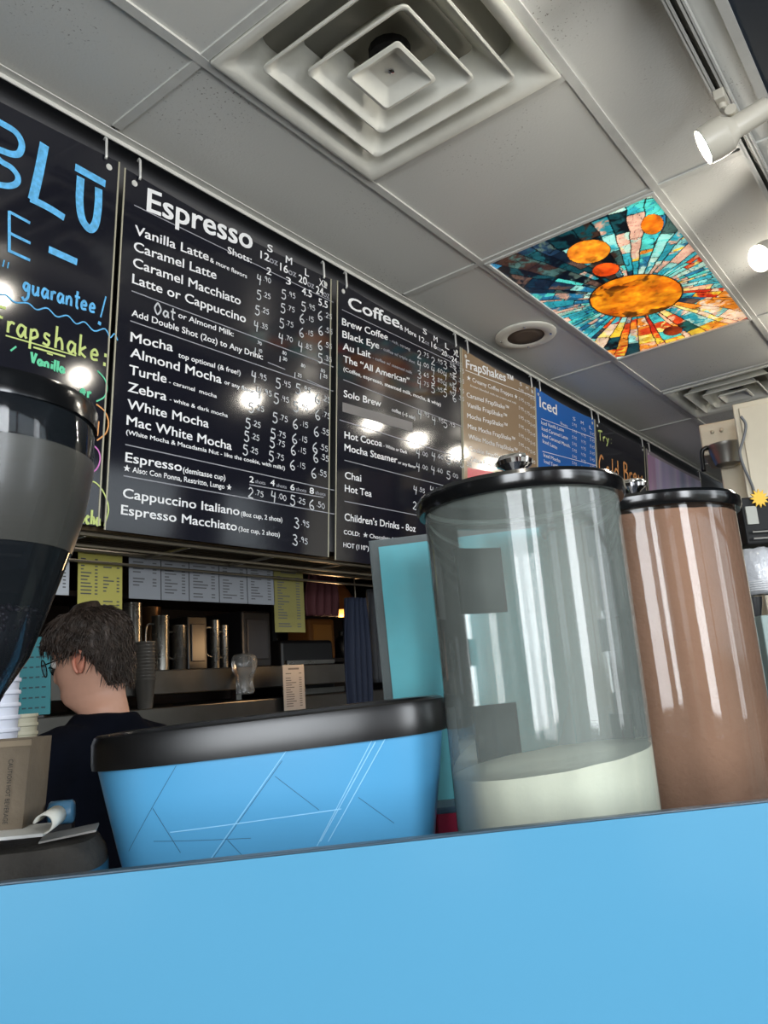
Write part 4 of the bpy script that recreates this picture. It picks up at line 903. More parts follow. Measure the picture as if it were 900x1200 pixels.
# ================================================================== FRONT COUNTER
ZE = CAM.z - .12
eL = onZ(-60, 1041.5, ZE); eR = onZ(1000, 927, ZE); ed = (eR - eL); ed.z = 0; L = ed.length; ed.normalize(); en = Vector((-ed.y, ed.x, 0))   # en points away from camera
rz = math.atan2(ed.y, ed.x); base = Vector((eL.x, eL.y, 0)) - ed * .25; L += .7
t = tag(empty('counter_guard', base, rz), 'glossy sky-blue laminate counter front across the bottom of the picture', 'counter')
def blue_mat(name, rgb, rough, scr):
    m = M(name, rgb, rough, spec=.5, bump=.02, bscale=3); return m
m_blue = blue_mat('sky_blue_laminate', (82, 144, 176), .14, 0)
bm = bmesh.new(); box2(bm, (0, 0, 0), (L, .009, ZE - .002)); fin('front_panel', bm, m_blue, t)
bm = bmesh.new(); box2(bm, (0, -.0005, ZE - .002), (L, .010, ZE)); fin('edge_band', bm, M('edge_band_dark', (58, 78, 92), .3), t, bevel=.001)
ZC = 1.05
t = tag(empty('service_counter', base + en * .03, rz), 'dark work counter behind the blue front carrying the jars and bin', 'counter')
bm = bmesh.new(); box2(bm, (0, 0, ZC - .035), (L + .3, .82, ZC)); fin('worktop', bm, m_counter, t, bevel=.003)
bm = bmesh.new(); box2(bm, (.05, .05, 0), (L + .2, .70, ZC - .035)); fin('cabinet', bm, M('cabinet_dark', (46, 48, 52), .5), t)

# ---- jars
def jar(px, D, r, ylid, name_mat, label, fill, zfill_fn, lean=0.0):
    p = atD(px, 760, D); ztop = zat(px, ylid, D) ; t = tag(empty('powder_jar', (p.x, p.y, ZC + .003)), label, 'jar')
    h = ztop - ZC
    t.rotation_euler = (Vector((0, 0, 1)).rotation_difference((Vector((0, 0, 1)) - R_ * lean).normalized())).to_euler()
    bm = bmesh.new(); g = lambda rr_, zz_: (rr_, zz_)
    lathe(bm, (0, 0, 0), [(r * .955, .001), (r * .955, .004), (r, h - .004)], 96, cap1=False, cap0=True)
    fin('clear_wall', bm, name_mat, t, True, sharp=.6)
    bm = bmesh.new(); ri = r - .004
    lathe(bm, (0, 0, 0), [(ri, h - .01), (ri + .003, h - .01), (ri + .0035, h - .004), (ri, h - .004)], 96, cap0=False, cap1=False); fin('wall_rim', bm, m_acr_edge, t, True)
    # fill
    bm = bmesh.new(); seg = 96; R3 = []
    for rr_, zz_ in ((r * .945, .006),): pass
    bot = [Vector((r * .948 * math.cos(2 * PI * k / seg), r * .948 * math.sin(2 * PI * k / seg), .006)) for k in range(seg)]
    rings = [bot]
    for q in range(1, 9):
        f = q / 8; rings.append([Vector((math.cos(2 * PI * k / seg), math.sin(2 * PI * k / seg), 0)) * (r * (.948 + .045 * (f * zfill_fn(0, 0) / h))) + Vector((0, 0, .006 + (zfill_fn(math.cos(2 * PI * k / seg), math.sin(2 * PI * k / seg)) - .006) * f)) for k in range(seg)])
    rt = r * (.948 + .045 * zfill_fn(0, 0) / h)
    for q in (.97, .9, .75, .5, .25, .08):
        rings.append([Vector((rt * q * math.cos(2 * PI * k / seg), rt * q * math.sin(2 * PI * k / seg), zfill_fn(q * math.cos(2 * PI * k / seg), q * math.sin(2 * PI * k / seg)))) for k in range(seg)])
    loft(bm, rings); fin('powder', bm, fill, t, True, sharp=1.0)
    # lid
    bm = bmesh.new(); lathe(bm, (0, 0, h), [(r * .99, -.016), (r + .006, -.016), (r + .009, -.010), (r + .009, -.001), (r + .005, .004), (r * .6, .006), (.01, .008)], 96, cap0=False); fin('lid', bm, m_blackgloss, t, True, sharp=.5)
    bm = bmesh.new(); lathe(bm, (0, 0, h + .007), [(.016, 0), (.016, .003), (.009, .006), (.0075, .022), (.013, .027), (.021, .031), (.0225, .036), (.018, .042), (.008, .0445), (.001, .045)], 32); fin('knob', bm, m_chrome, t, True, sharp=.7)
    return t, h
m_acr = thin_clear('acrylic_hazy', (.96, .98, .97), .24, (186, 196, 188), .06)
m_acr2 = thin_clear('acrylic_clean', (.97, .97, .97), .03, (190, 160, 140), .05)
m_acr_edge = M('acrylic_edge', (150, 165, 160), .2)
def powder_mat(name, a, b, sc, bump):
    m = M(name, a, .75, var=b, vscale=sc, bump=bump, bscale=60); m.node_tree.nodes['Principled BSDF'].inputs['Specular IOR Level'].default_value = .2; return m
m_cream = powder_mat('cream_powder', (240, 238, 214), .05, 14, .15)
m_cocoa = powder_mat('cocoa_powder', (146, 112, 90), .12, 5, .5)
zA = zat(655, 889, .89)
# the heap slopes: a little higher on the viewer's right
jx, jy = R_.x, R_.y
def fillA(cx, cy): s = cx * jx + cy * jy; a = cx * W_.x + cy * W_.y; return (zA - ZC) + .011 * s + .001 * noise.noise(Vector((cx * 3, cy * 3, 0)))
JA, hA = jar(634, .89, .1125, 575, m_acr, 'tall clear jar with black lid, a little cream powder in the bottom', m_cream, fillA, .015)
hB_ = zat(787, 594, 1.10) - ZC
JB, hB = jar(776, 1.10, .1315, 596, m_acr2, 'tall clear jar with black lid, filled with brown cocoa powder', m_cocoa, lambda a, b: hB_ - .022 + .003 * noise.noise(Vector((a * 4, b * 4, 2))), .02)
# labels on the clear jar, seen through it
m_lab = M('label_dark_velcro', (34, 37, 36), .8, var=.25, vscale=60)
def jlabel(a0, a1, z0, z1, r):
    bm = bmesh.new(); n = 10; G = [[Vector((r * math.cos(a0 + (a1 - a0) * i / n), r * math.sin(a0 + (a1 - a0) * i / n), z)) for i in range(n + 1)] for z in (z0, z1)]
    loft(bm, G, closed=False, cap0=False, cap1=False); o = fin('label', bm, m_lab, JA, True); o.modifiers.new('s', 'SOLIDIFY').thickness = .0015
jp = Vector((JA.location.x, JA.location.y, 0))
def jar_lab_px(x0, y0, x1, y1, far=True):
    # hit the far or near wall of the clear jar for the label's corners
    def hit(x, y):
        d = ray(x, y); o = CAM - JA.location; a = d.x ** 2 + d.y ** 2; b = 2 * (o.x * d.x + o.y * d.y); rr_ = .1115; c = o.x ** 2 + o.y ** 2 - rr_ ** 2
        dd = max(b * b - 4 * a * c, 0); k = (-b + (1 if far else -1) * math.sqrt(dd)) / (2 * a); q = o + d * k; return math.atan2(q.y, q.x), q.z
    a0, _ = hit(x0, (y0 + y1) / 2); a1, _ = hit(x1, (y0 + y1) / 2); _, z0 = hit((x0 + x1) / 2, y1); _, z1 = hit((x0 + x1) / 2, y0)
    if a1 - a0 > PI: a1 -= 2 * PI
    if a0 - a1 > PI: a1 += 2 * PI
    jlabel(a0, a1, z0, z1, .1105)
for q in ((543, 642, 596, 718), (559, 824, 612, 905), (696, 617, 718, 652), (709, 725, 733, 764), (722, 838, 748, 876)): jar_lab_px(*q)

# ---- light blue card in a clear sleeve behind the jar
D0, D1 = 1.10, 1.27
tl = atD(434, 634, D0); tr = atD(668, 606, D1); bl = atD(462, 960, D0)
exx = (tr - tl); wC = exx.length; exx.normalize(); zC = (bl - tl); zC = (zC - exx * zC.dot(exx)); hC = (tl.z - ZC - .002) / abs(zC.normalized().z); zC.normalize()
nC = exx.cross(zC)
t = tag(empty('sign_holder', tl), 'light blue card in a clear sleeve standing left of and behind the clear jar', 'sign holder')
def quad(bm, a, b, c, d, n, th):
    vs = [a, b, c, d]; f = [bm.verts.new(v) for v in vs]; k = [bm.verts.new(v + n * th) for v in vs]; bm.faces.new(f); bm.faces.new(k[::-1])
    for i in range(4): bm.faces.new((f[i], f[(i + 1) % 4], k[(i + 1) % 4], k[i]))
def rect(u0, u1, v0, v1, off, th):
    bm = bmesh.new(); g = lambda u, v: exx * u + zC * v + nC * off; quad(bm, g(u0, v0), g(u1, v0), g(u1, v1), g(u0, v1), nC, th); return bm
fin('card', rect(.013, wC - .012, .010, hC - .05, .002, .001), M('card_turquoise', (112, 226, 240), .5, var=.05, vscale=5), t)
fin('sleeve', rect(0, wC, 0, hC, -.001, .0008), thin_clear('sleeve_film', (.97, .98, .98), .05, (190, 196, 196), .3, 12, (1, 1, 1)), t)
fin('sleeve_back', rect(0, wC, 0, hC, .005, .0008), M('sleeve_back_grey', (92, 98, 98), .3), t)
# magenta box seen in the gap
p = atD(533, 965, 1.02); t = tag(empty('straw_box', (p.x, p.y, ZC), rz), 'small crimson box in the gap between bin and clear jar', 'box')
bm = bmesh.new(); box2(bm, (-.03, -.03, 0), (.03, .03, p.z - ZC + .02)); fin('body', bm, M('crimson_card', (150, 16, 56), .5), t, bevel=.002)
bm = bmesh.new(); box2(bm, (-.032, -.032, p.z - ZC + .018), (.032, .032, p.z - ZC + .026)); fin('lid', bm, M('crimson_lid', (60, 90, 110), .5), t, bevel=.002)

# ---- sky-blue bin with black rim
Db = .86; c = atD(322, 870, Db); k = Db / F
t = tag(empty('oval_bin', (c.x, c.y, ZC), math.atan2(R_.y, R_.x)), 'wide scratched sky-blue oval bin with thick black rim', 'bin')
a_top = 218 * k; b_top = .10; roll = 0.048
c2_ = atD(322, 870, Db + .07); t.location = (c2_.x, c2_.y, ZC); k = (Db + .0) / F
zr0 = zat(322, 877, Db) - ZC; zr1 = zat(322, 841, Db) - ZC
def shear(bm):
    for v in bm.verts: v.co.z -= 0; v.co.z += v.co.x * math.tan(roll) * min(1, max(0, v.co.z / zr0)); v.co.x += -v.co.z * 0
bm = bmesh.new(); R4 = []
for f in (0, .04, .2, .4, .6, .8, .93, 1):
    z = zr0 * f; e = f ** .8; R4.append(superring(a_top * (.70 + .275 * e) , b_top * (.72 + .24 * e), z, 3.4, 120, (.012 * (1 - e), 0)))
loft(bm, R4); shear(bm)
def scratch_mat():
    m, tt, b = newmat('bin_sky_blue_scratched'); b.inputs['Roughness'].default_value = .28
    co = tt.nodes.new('ShaderNodeTexCoord'); base_c = sl((84, 158, 202)); prev = None
    mask = None
    def scr(angle, scale, off, lo, hi):
        mp = tt.nodes.new('ShaderNodeMapping'); mp.inputs['Rotation'].default_value = (0, angle, 0); mp.inputs['Scale'].default_value = scale; mp.inputs['Location'].default_value = off
        n = tt.nodes.new('ShaderNodeTexNoise'); n.inputs['Scale'].default_value = 1; n.inputs['Detail'].default_value = 2
        r = tt.nodes.new('ShaderNodeMapRange'); r.inputs[1].default_value = lo; r.inputs[2].default_value = hi
        tt.links.new(co.outputs['Object'], mp.inputs[0]); tt.links.new(mp.outputs[0], n.inputs[0]); tt.links.new(n.outputs[0], r.inputs[0]); return r.outputs[0]
    a = scr(.85, (160, .1, 4), (0, 0, 0), .76, .80); bb = scr(-.8, (190, .1, 6), (3, 0, 5), .78, .81); cc = scr(1.35, (6, .1, 260), (7, 0, 2), .77, .80)
    m1 = tt.nodes.new('ShaderNodeMix'); m1.data_type = 'RGBA'; m1.inputs['A'].default_value = base_c; m1.inputs['B'].default_value = sl((60, 96, 120)); tt.links.new(a, m1.inputs['Factor'])
    m2 = tt.nodes.new('ShaderNodeMix'); m2.data_type = 'RGBA'; m2.inputs['B'].default_value = sl((70, 110, 136)); tt.links.new(m1.outputs['Result'], m2.inputs['A']); tt.links.new(bb, m2.inputs['Factor'])
    m3 = tt.nodes.new('ShaderNodeMix'); m3.data_type = 'RGBA'; m3.inputs['B'].default_value = sl((150, 206, 236)); tt.links.new(m2.outputs['Result'], m3.inputs['A']); tt.links.new(cc, m3.inputs['Factor'])
    tt.links.new(m3.outputs['Result'], b.inputs['Base Color']); return m
m_bin = scratch_mat()
fin('body', bm, m_bin, t, True, sharp=.8)
# individual scratches as fine ribs on the shell
def shell_y(x, z):
    f = min(1, max(0, z / zr0)); e = f ** .8; a = a_top * (.70 + .275 * e); b = b_top * (.72 + .24 * e); cx = .012 * (1 - e)
    q = min(.999, abs((x - cx) / a)); return -b * (1 - q ** 3.4) ** (1 / 3.4)
m_scr = (M('scratch_pale', (140, 200, 232), .5), M('scratch_dark', (40, 84, 110), .6))
def px2bin(x, y):
    q = atD(x, y, Db - .03); l = Matrix.Rotation(-t.rotation_euler.z, 4, 'Z') @ (q - t.location); return l.x, l.z
for pts, dark in (((205, 898, 147, 1000), 1), ((178, 948, 213, 998), 1), ((335, 880, 245, 1010), 0), ((330, 892, 252, 1003), 1), ((322, 910, 374, 949), 1), ((436, 868, 372, 990), 0), ((452, 866, 385, 985), 0), ((420, 935, 462, 966), 1), ((200, 975, 400, 948), 0), ((180, 986, 295, 981), 1), ((268, 983, 287, 1002), 1), ((440, 870, 376, 985), 0)):
    x0, z0 = px2bin(pts[0], pts[1]); x1, z1 = px2bin(pts[2], pts[3]); P_ = []
    for i in range(13):
        x = x0 + (x1 - x0) * i / 12; zr = z0 + (z1 - z0) * i / 12; z = zr - x * math.tan(roll) * min(1, max(0, zr / zr0)); P_.append(Vector((x, shell_y(x, z) - .0001, zr)))
    bm = bmesh.new(); tube(bm, P_, .00035 if dark else .0006, 4); fin('scratch', bm, m_scr[dark], t)
bm = bmesh.new()
loft(bm, [superring(a, b, z, 3.4, 120) for a, b, z in ((a_top * .955, b_top * .94, zr0 - .002), (a_top * 1.0, b_top * 1.0, zr0 - .003), (a_top * 1.005, b_top * 1.005, zr0 + .003), (a_top * 1.005, b_top * 1.005, zr1 - .008), (a_top * .992, b_top * .985, zr1 - .001), (a_top * .975, b_top * .96, zr1 + .001), (a_top * .93, b_top * .88, zr1), (a_top * .92, b_top * .86, zr1 - .006), (a_top * .5, b_top * .4, zr1 - .004))]); shear(bm)
fin('rim', bm, m_blackmat, t, True, sharp=.6)

# ---- grinder with smoked hopper at the left
Dg = .66; gc = atD(-42, 700, Dg); kg = Dg / F
t = tag(empty('coffee_grinder', (gc.x, gc.y, ZC)), 'large smoked coffee grinder hopper at the left edge', 'coffee grinder')
Z = lambda y: zat(40, y, Dg) - ZC
m_smoke = thin_clear('smoked_plastic', (.55, .57, .62), .12, (66, 74, 80), .06, 5)
m_frost = thin_clear('frosted_band', (.5, .52, .54), .32, (96, 96, 90), .3, 4)
rg = 141 * kg
rk = lambda px: px * kg * .985
prof = [(rk(40), Z(826)), (rk(46), Z(812)), (rk(73), Z(770)), (rk(94), Z(712)), (rk(117), Z(644)), (rk(131), Z(597)), (rk(142), Z(538)), (rk(144), Z(500)), (rk(143), Z(470))]
bm = bmesh.new(); lathe(bm, (0, 0, 0), prof, 72, cap0=False, cap1=False); fin('hopper', bm, m_smoke, t, True)
bm = bmesh.new(); lathe(bm, (0, 0, 0), [(rk(118.2), Z(644)), (rk(132.2), Z(597)), (rk(143.2), Z(538)), (rk(143.8), Z(528))], 72, cap0=False, cap1=False); fin('frosted_band', bm, m_frost, t, True)
bm = bmesh.new(); lathe(bm, (0, 0, 0), [(rk(142), Z(482)), (rk(147), Z(482)), (rk(148), Z(460)), (rk(145), Z(452)), (rk(130), Z(449)), (.02, Z(448))], 72, cap0=False); fin('lid', bm, m_blackgloss, t, True, sharp=.6)
bm = bmesh.new(); lathe(bm, (0, 0, 0), [(rk(34), Z(824)), (rk(40), Z(812)), (rk(66), Z(770)), (rk(84), Z(722)), (rk(80), Z(719)), (.02, Z(716))], 48); fin('bean_core', bm, M('bean_dark', (26, 18, 22), .5), t, True)
bm = bmesh.new(); rnd = random.Random(2)
for i in range(700):
    f = rnd.random(); z = Z(818) + (Z(720) - Z(818)) * f; rr_ = rk(42 + (84 - 42) * min(1, f * 1.05)) - .003
    if i % 4 == 0: rr_ = rk(80) * rnd.random() ** .5; z = Z(718) + .002
    a = rnd.uniform(0, 2 * PI)
    g = bmesh.ops.create_icosphere(bm, subdivisions=1, radius=1)['verts']
    bmesh.ops.transform(bm, matrix=Matrix.Translation((rr_ * math.cos(a), rr_ * math.sin(a), z)) @ Matrix.Rotation(rnd.uniform(0, 3), 4, 'X') @ Matrix.Rotation(rnd.uniform(0, 3), 4, 'Y') @ Matrix.Diagonal((.003, .004, .0055, 1)), verts=g)
o = fin('coffee_beans', bm, M('bean_roast', (44, 28, 40), .3), t, True); o['kind'] = 'stuff'
bm = bmesh.new(); lathe(bm, (0, 0, 0), [(.05, 0), (.052, .01), (.045, .03), (.03, .06), (rk(38), Z(900)), (rk(40), Z(838)), (rk(36), Z(834))], 40); fin('grinder_body', bm, M('grinder_steel_dark', (50, 52, 56), .3, .7), t, True, sharp=.6)

# ---- left cluster: cups, sleeves, tray
def cupstack(px, ytop, D, r, n, zb_, mat, label, step=.012, hcup=.09):
    p = atD(px, ytop, D); t = tag(empty('cup_stack', (p.x, p.y, zb_)), label, 'cup stack'); n = max(2, int((p.z - zb_ - hcup) / step) + 1)
    for i in range(n):
        z = i * step; bm = bmesh.new()
        lathe(bm, (0, 0, z), [(r * .76, 0), (r * .98, hcup - .004), (r * 1.06, hcup - .003), (r * 1.07, hcup), (r * 1.04, hcup + .002), (r * .95, hcup), (r * .72, .003)], 28, cap0=(i == 0), cap1=False); fin('cup', bm, mat, t, True, sharp=.7)
cupstack(-4, 783, 1.08, .030, 10, ZC, M('paper_cup_white', (206, 210, 222), .5), 'stack of white paper cups at the left edge under the hopper', .0165)
cupstack(29, 832, 1.30, .020, 10, ZC + .0, M('cup_cream', (176, 172, 150), .5), 'stack of cream cups behind the cardboard carton', .014)
# teal printed card
t = tag(empty('loyalty_card_rack', (atD(36, 800, 2.28).x, atD(36, 800, 2.28).y, ztb - .02), rz), 'teal printed card standing on the prep table left of the worker\u2019s face', 'card rack')
zt = zat(36, 746, 2.28) - (ztb - .02); zb_ = .008; w = 44 / F * 2.28
bm = bmesh.new(); box2(bm, (-w / 2, 0, zb_), (w / 2, .006, zt)); fin('card', bm, M('teal_card', (44, 150, 160), .5), t)
bm = bmesh.new()
for i in range(5):
    for j in range(7): box2(bm, (-w / 2 + w * (.14 + .16 * i), -.0015, zb_ + (zt - zb_) * (.08 + .13 * j)), (-w / 2 + w * (.24 + .16 * i), -.0002, zb_ + (zt - zb_) * (.10 + .13 * j)))
fin('printed_marks', bm, M('teal_dark', (20, 80, 90), .5), t)
bm = bmesh.new(); tube(bm, [(0, .02, 0), (0, .02, zt * .9)], .006, 8); box2(bm, (-.04, -.01, 0), (.04, .05, .006)); fin('stand', bm, m_dk, t)
# cardboard carton with printed caution
Dc = .80; pc_ = atD(-10, 915, Dc); t = tag(empty('cardboard_sleeve_box', (pc_.x, pc_.y, ZC), rz - .08), 'brown cardboard carton with black caution print at the lower left', 'carton')
zt = zat(20, 868, Dc) - ZC; zb_ = zat(20, 972, Dc) - ZC; kx = Dc / F
m_card = M('cardboard', (104, 92, 76), .85, var=.12, vscale=20, bump=.15, bscale=80)
bm = bmesh.new(); xr = 43 * kx; xb = 36 * kx
loft(bm, [[Vector(v) for v in q] for q in ([(-.10, 0, zb_), (xb, 0, zb_), (xb, .07, zb_), (-.10, .07, zb_)], [(-.10, 0, zt), (xr, 0, zt), (xr, .07, zt), (-.10, .07, zt)])], cap1=False); o = fin('body', bm, m_card, t); o.modifiers.new('s', 'SOLIDIFY').thickness = .0025
bm = bmesh.new(); box2(bm, (-.10, .0, zt - .006), (xr + .001, -.0015, zt)); fin('top_lip', bm, M('cardboard_lip', (128, 114, 94), .85), t)
V, Fc = text_polys('CAUTION HOT BEVERAGE', .01); hgt = V[:, 0].max(); bm = bmesh.new(); Lt = 72 * kx
vv = [bm.verts.new((xr - .020 + y * .0065 - (x / hgt) * .004 , -.0032, zt - .018 - x / hgt * Lt)) for x, y in V]
for p_ in Fc: bm.faces.new([vv[i] for i in p_])
fin('caution_print', bm, M('ink_black', (14, 14, 14), .7), t)
# dusty black tray lid under it
Dt = .84; pt = atD(30, 1000, Dt); zt_ = zat(30, 990, Dt)
t = tag(empty('round_tray', (pt.x, pt.y, ZC), rz), 'dusty black rounded base at the lower left below the carton', 'tray')
hh = zat(30, 996, Dt - .06) - ZC
bm = bmesh.new(); loft(bm, [superring(a, b, z, 3, 64, (-.03, 0)) for a, b, z in ((.098, .062, 0), (.108, .072, .01), (.112, .075, hh - .03), (.110, .073, hh - .016), (.102, .066, hh - .003), (.09, .055, hh))]); fin('body', bm, M('dusty_black', (58, 54, 48), .75, var=.3, vscale=25, bump=.3, bscale=120), t, True, sharp=.7)
bm = bmesh.new(); loft(bm, [superring(a, b, z, 3, 64, (-.03, 0)) for a, b, z in ((.1125, .0755, .03), (.1128, .0758, .034), (.1128, .0758, hh - .034), (.1125, .0755, hh - .030))], cap0=False, cap1=False); fin('blue_band', bm, M('band_teal_blue', (46, 100, 130), .4), t, True)
# flat paper pads with a curled tape end and blue roll
q = atD(36, 968, .80); t = tag(empty('paper_pad', (q.x - .03, q.y, zat(36, 971, .80)), rz), 'thin white paper pad with a curled corner on the dusty base', 'paper pad')
bm = bmesh.new(); box2(bm, (-.09, -.03, -.0015), (.045, .04, .0015)); fin('pad', bm, M('pad_white', (206, 206, 200), .6), t)
bm = bmesh.new(); G = []
for j, y in enumerate((-.028, .0, .02)):
    pass
arc = [Vector((.045 + .0095 * math.sin(a) - .0, 0, .0095 - .0095 * math.cos(a))) for a in [i * .24 for i in range(20)]]
loft(bm, [[p + Vector((0, y, 0)) for p in arc] for y in (-.03, .03)], closed=False, cap0=False, cap1=False); o = fin('curled_corner', bm, M('pad_curl', (214, 212, 200), .6), t, True); o.modifiers.new('s', 'SOLIDIFY').thickness = .0015
q = atD(72, 952, .86); t = tag(empty('tape_roll', (q.x, q.y, q.z), rz), 'small slate-blue roll lying beside the paper curl', 'roll')
bm = bmesh.new(); tube(bm, [(-.013, 0, 0), (-.011, 0, 0), (.011, 0, 0), (.013, 0, 0)], [.0105, .0125, .0125, .0105], 24); fin('roll', bm, M('roll_blue', (60, 104, 132), .4), t, True, sharp=.8)
bm = bmesh.new(); box2(bm, (-.012, -.008, ZC - q.z), (.012, .012, -.0115)); fin('stand', bm, m_dk, t)
q = atD(82, 976, .83); t = tag(empty('flat_card', (q.x, q.y, q.z), rz + .1), 'flat grey card sticking out right of the paper curl', 'card')
bm = bmesh.new(); box(bm, (0, 0, 0), (.055, .05, .002), Matrix.Rotation(-.10, 3, 'Y')); fin('card', bm, M('card_grey', (150, 146, 140), .6), t)

# ================================================================== RIGHT SIDE: brewer, cabinet, dispensers
def cyl_px(bm, x, y0, y1, D, r0, r1): pass
YS2 = -1; Dr = 3.25; kr = Dr / F; o0 = atD(850, 560, Dr); zc0 = 1.25
t = tag(empty('side_counter', (o0.x + .1, o0.y - .15, 0), 0), 'pale counter under the coffee brewer behind the brown jar', 'counter')
bm = bmesh.new(); box2(bm, (-.45, -.35, 0), (.75, .45, 1.20)); fin('cabinet', bm, M('side_counter_grey', (120, 128, 122), .6), t, bevel=.004)
bm = bmesh.new(); box2(bm, (-.47, -.37, 1.20), (.77, .47, 1.25)); fin('worktop', bm, M('side_counter_top', (150, 160, 156), .4), t, bevel=.004)
yaw = math.atan2(R_.y, R_.x)
yaw2 = yaw + .50 * YS2
t = tag(empty('coffee_brewer', (atD(828, 560, Dr).x, atD(828, 560, Dr).y, zc0), yaw2), 'stainless coffee brewer with hanging filter basket above the brown jar', 'coffee brewer')
zz = lambda y: zat(852, y, Dr) - zc0; xx = lambda x: (x - 828) * kr
m_st2 = M('satin_steel_warm', (218, 208, 186), .42, .35, var=.06, vscale=6)
bm = bmesh.new(); box2(bm, (xx(828), 0, zz(531)), (xx(875), .28, zz(492))); fin('head', bm, m_st2, t, bevel=.006)
bm = bmesh.new(); box2(bm, (xx(843), .05, .02), (xx(874), .28, zz(531))); fin('column', bm, m_st2, t, bevel=.005)
bm = bmesh.new(); box2(bm, (xx(828), -.08, 0), (xx(875), .28, .03)); fin('base', bm, m_st2, t, bevel=.005)
cxx = xx(853); bm = bmesh.new(); lathe(bm, (cxx, -.0, 0), [(.030, zz(549)), (.048, zz(546)), (.066, zz(526)), (.070, zz(524)), (.070, zz(522)), (.03, zz(521))], 32); fin('filter_basket', bm, M('basket_steel', (150, 148, 142), .4, .8), t, True, sharp=.6)
bm = bmesh.new(); tube(bm, cr([(cxx - .06, -.02, zz(524)), (xx(833), -.03, zz(524)), (xx(828), -.03, zz(529)), (xx(827), -.03, zz(552))]), .009, 8); fin('basket_handle', bm, m_blackmat, t, True)
for x in (842, 852):
    bm = bmesh.new(); tube(bm, [(xx(x), .001, zz(504)), (xx(x), -.008, zz(504))], .008, 12); fin('indicator', bm, m_st2, t, True)
Dk_ = 2.9; kc = Dk_ / F; q = atD(872, 560, Dk_)
t = tag(empty('steel_cabinet', (q.x, q.y, zc0), yaw2), 'tall plain stainless cabinet at the right edge beside the brewer', 'cabinet')
ztc = zat(890, 466, Dk_) - zc0; w0 = 0.0
bm = bmesh.new(); box2(bm, (w0, 0, 0), (w0 + .42, .22, ztc)); fin('body', bm, m_st2, t, bevel=.004)
bm = bmesh.new(); box2(bm, (w0 + .02, -.008, .02), (w0 + .40, 0, ztc - .02)); fin('door', bm, m_st2, t, bevel=.003)
bm = bmesh.new(); box2(bm, (w0 + .06, -.03, ztc * .25), (w0 + .075, -.008, ztc * .55)); fin('handle', bm, m_chrome, t)
bm = bmesh.new(); Dq = 2.84
tube(bm, cr([atD(x, y, Dq) for x, y in ((868, 488), (874, 498), (871, 515), (867, 530), (872, 548), (881, 568), (888, 590), (893, 604))]), .005, 8); tag(fin('power_cable', bm, M('cable_grey', (120, 122, 124), .4), smooth=True), 'grey cable hanging down between brewer and steel cabinet', 'cable')
# dispensers nearer at the right edge
Dd = 1.75; kd = Dd / F
def rt(name, x, base_y, label, cat, ym=None): q = atD(x, base_y, Dd); q2 = atD(x, ym or base_y, Dd); t = tag(empty(name, (q2.x, q2.y, q.z), yaw), label, cat); return t
rack = rt('lid_rack', 905, 800, 'black wire lid rack with sun sticker at the right edge', 'rack', 610)
zq = lambda y: zat(895, y, Dd) - rack.location.z; xq = lambda x: (x - 905) * kd
bm = bmesh.new(); box2(bm, (xq(873), .0, -rack.location.z), (xq(960), .16, zq(722))); fin('base_box', bm, M('base_box_pale', (150, 168, 164), .5), rack, bevel=.003)
bm = bmesh.new(); box2(bm, (xq(877), .02, zq(636)), (xq(950), .14, zq(578))); fin('bin_tray', bm, M('rack_black', (10, 10, 11), .7), rack, bevel=.004)
bm = bmesh.new(); box2(bm, (xq(880), .015, zq(612)), (xq(893), .021, zq(590))); fin('tag', bm, M('tag_pale', (170, 170, 160), .5), rack)
for y in (622, 630): bm = bmesh.new(); tube(bm, [(xq(882), .01, zq(y)), (xq(950), .01, zq(y))], .003, 6); fin('wire', bm, m_chrome, rack)
bm = bmesh.new(); box2(bm, (xq(874), .11, zq(722)), (xq(878), .14, zq(600))); box2(bm, (xq(945), .11, zq(722)), (xq(949), .14, zq(600))); fin('post', bm, m_dk, rack)
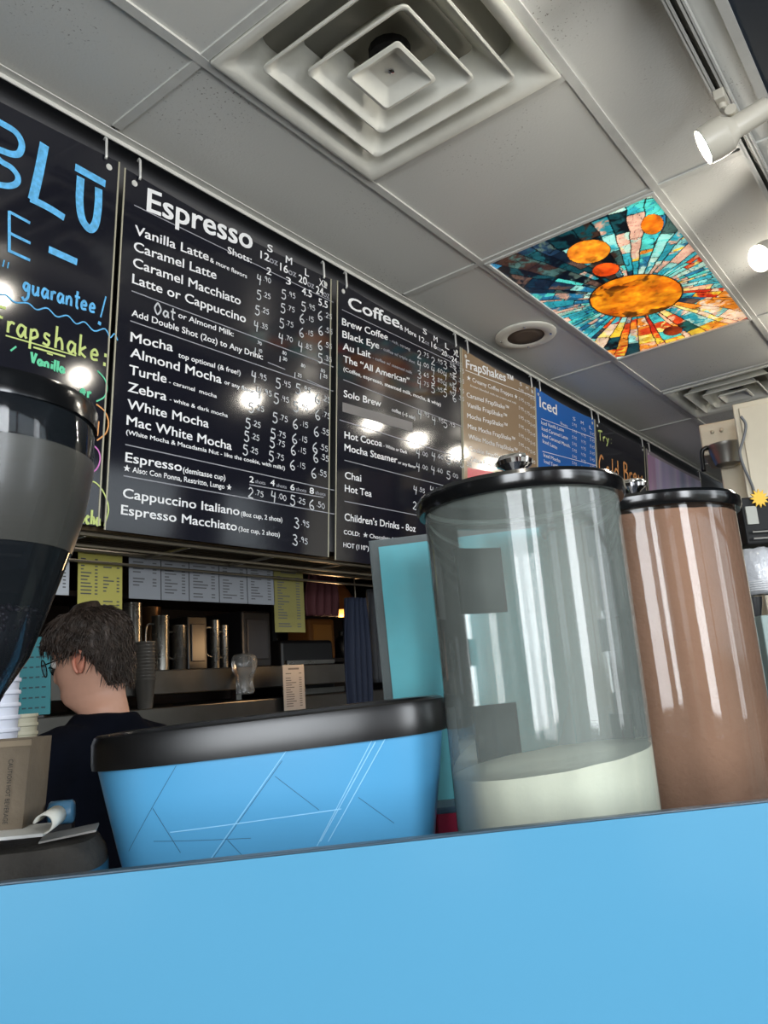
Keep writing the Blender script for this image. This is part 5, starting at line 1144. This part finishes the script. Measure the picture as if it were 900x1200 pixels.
bm = bmesh.new(); n = 24; vv = []
for i in range(n): a = 2 * PI * i / n; r_ = (.022 if i % 2 == 0 else .013); vv.append(Vector((xq(898) + r_ * math.cos(a), .012, zq(581) + r_ * math.sin(a))))
quad_v = [bm.verts.new(v) for v in vv]; quad_b = [bm.verts.new(v + Vector((0, .003, 0))) for v in vv]; bm.faces.new(quad_v); bm.faces.new(quad_b[::-1])
for i in range(n): bm.faces.new((quad_v[i], quad_v[(i + 1) % n], quad_b[(i + 1) % n], quad_b[i]))
fin('sun_sticker', bm, M('sun_yellow', (240, 190, 50), .5), rack)
q = atD(896, 668, Dd - .02); t = tag(empty('lid_bag', q, yaw), 'clear plastic bag of cup lids at the right edge beside the brown jar', 'bag')
bm = bmesh.new(); lathe(bm, (0, .03, 0), [(.032, -.05), (.040, -.045), (.043, -.02), (.044, .01), (.040, .035), (.03, .05), (.01, .055)], 36)
for v in bm.verts: v.co += v.co.normalized() * noise.noise(v.co * 60) * .006
fin('film', bm, M('bag_clear_white', (200, 202, 206), .12, 0, .9, bump=.4, bscale=60), t, True)
for i in range(5):
    bm = bmesh.new(); lathe(bm, (0, .03, -.045 + i * .005), [(.034, 0), (.0445, .001), (.0445, .003), (.034, .004)], 30); fin('lid', bm, M('lid_white', (214, 214, 214), .4) if i == 0 else bpy.data.materials['lid_white'], t)
t = rt('cutlery_cup', 892, 722, 'dark cup of white plastic forks below the bag of lids', 'cutlery cup')
bm = bmesh.new(); lathe(bm, (0, .04, 0), [(.018, 0), (.024, .03), (.026, .045), (.024, .045), (.016, .004)], 24, cap1=False); fin('cup', bm, m_dk, t, True, sharp=.7)
for i in range(4):
    bm = bmesh.new(); x = -.02 + i * .009; tube(bm, [(x * .4, .04, .01), (x, .035, .062)], .0018, 5)
    for j in (-1, 0, 1): tube(bm, [(x, .035, .06), (x + j * .0018, .033, .075)], .0007, 4)
    fin('fork', bm, M('fork_white', (210, 210, 204), .4) if i == 0 else bpy.data.materials['fork_white'], t)
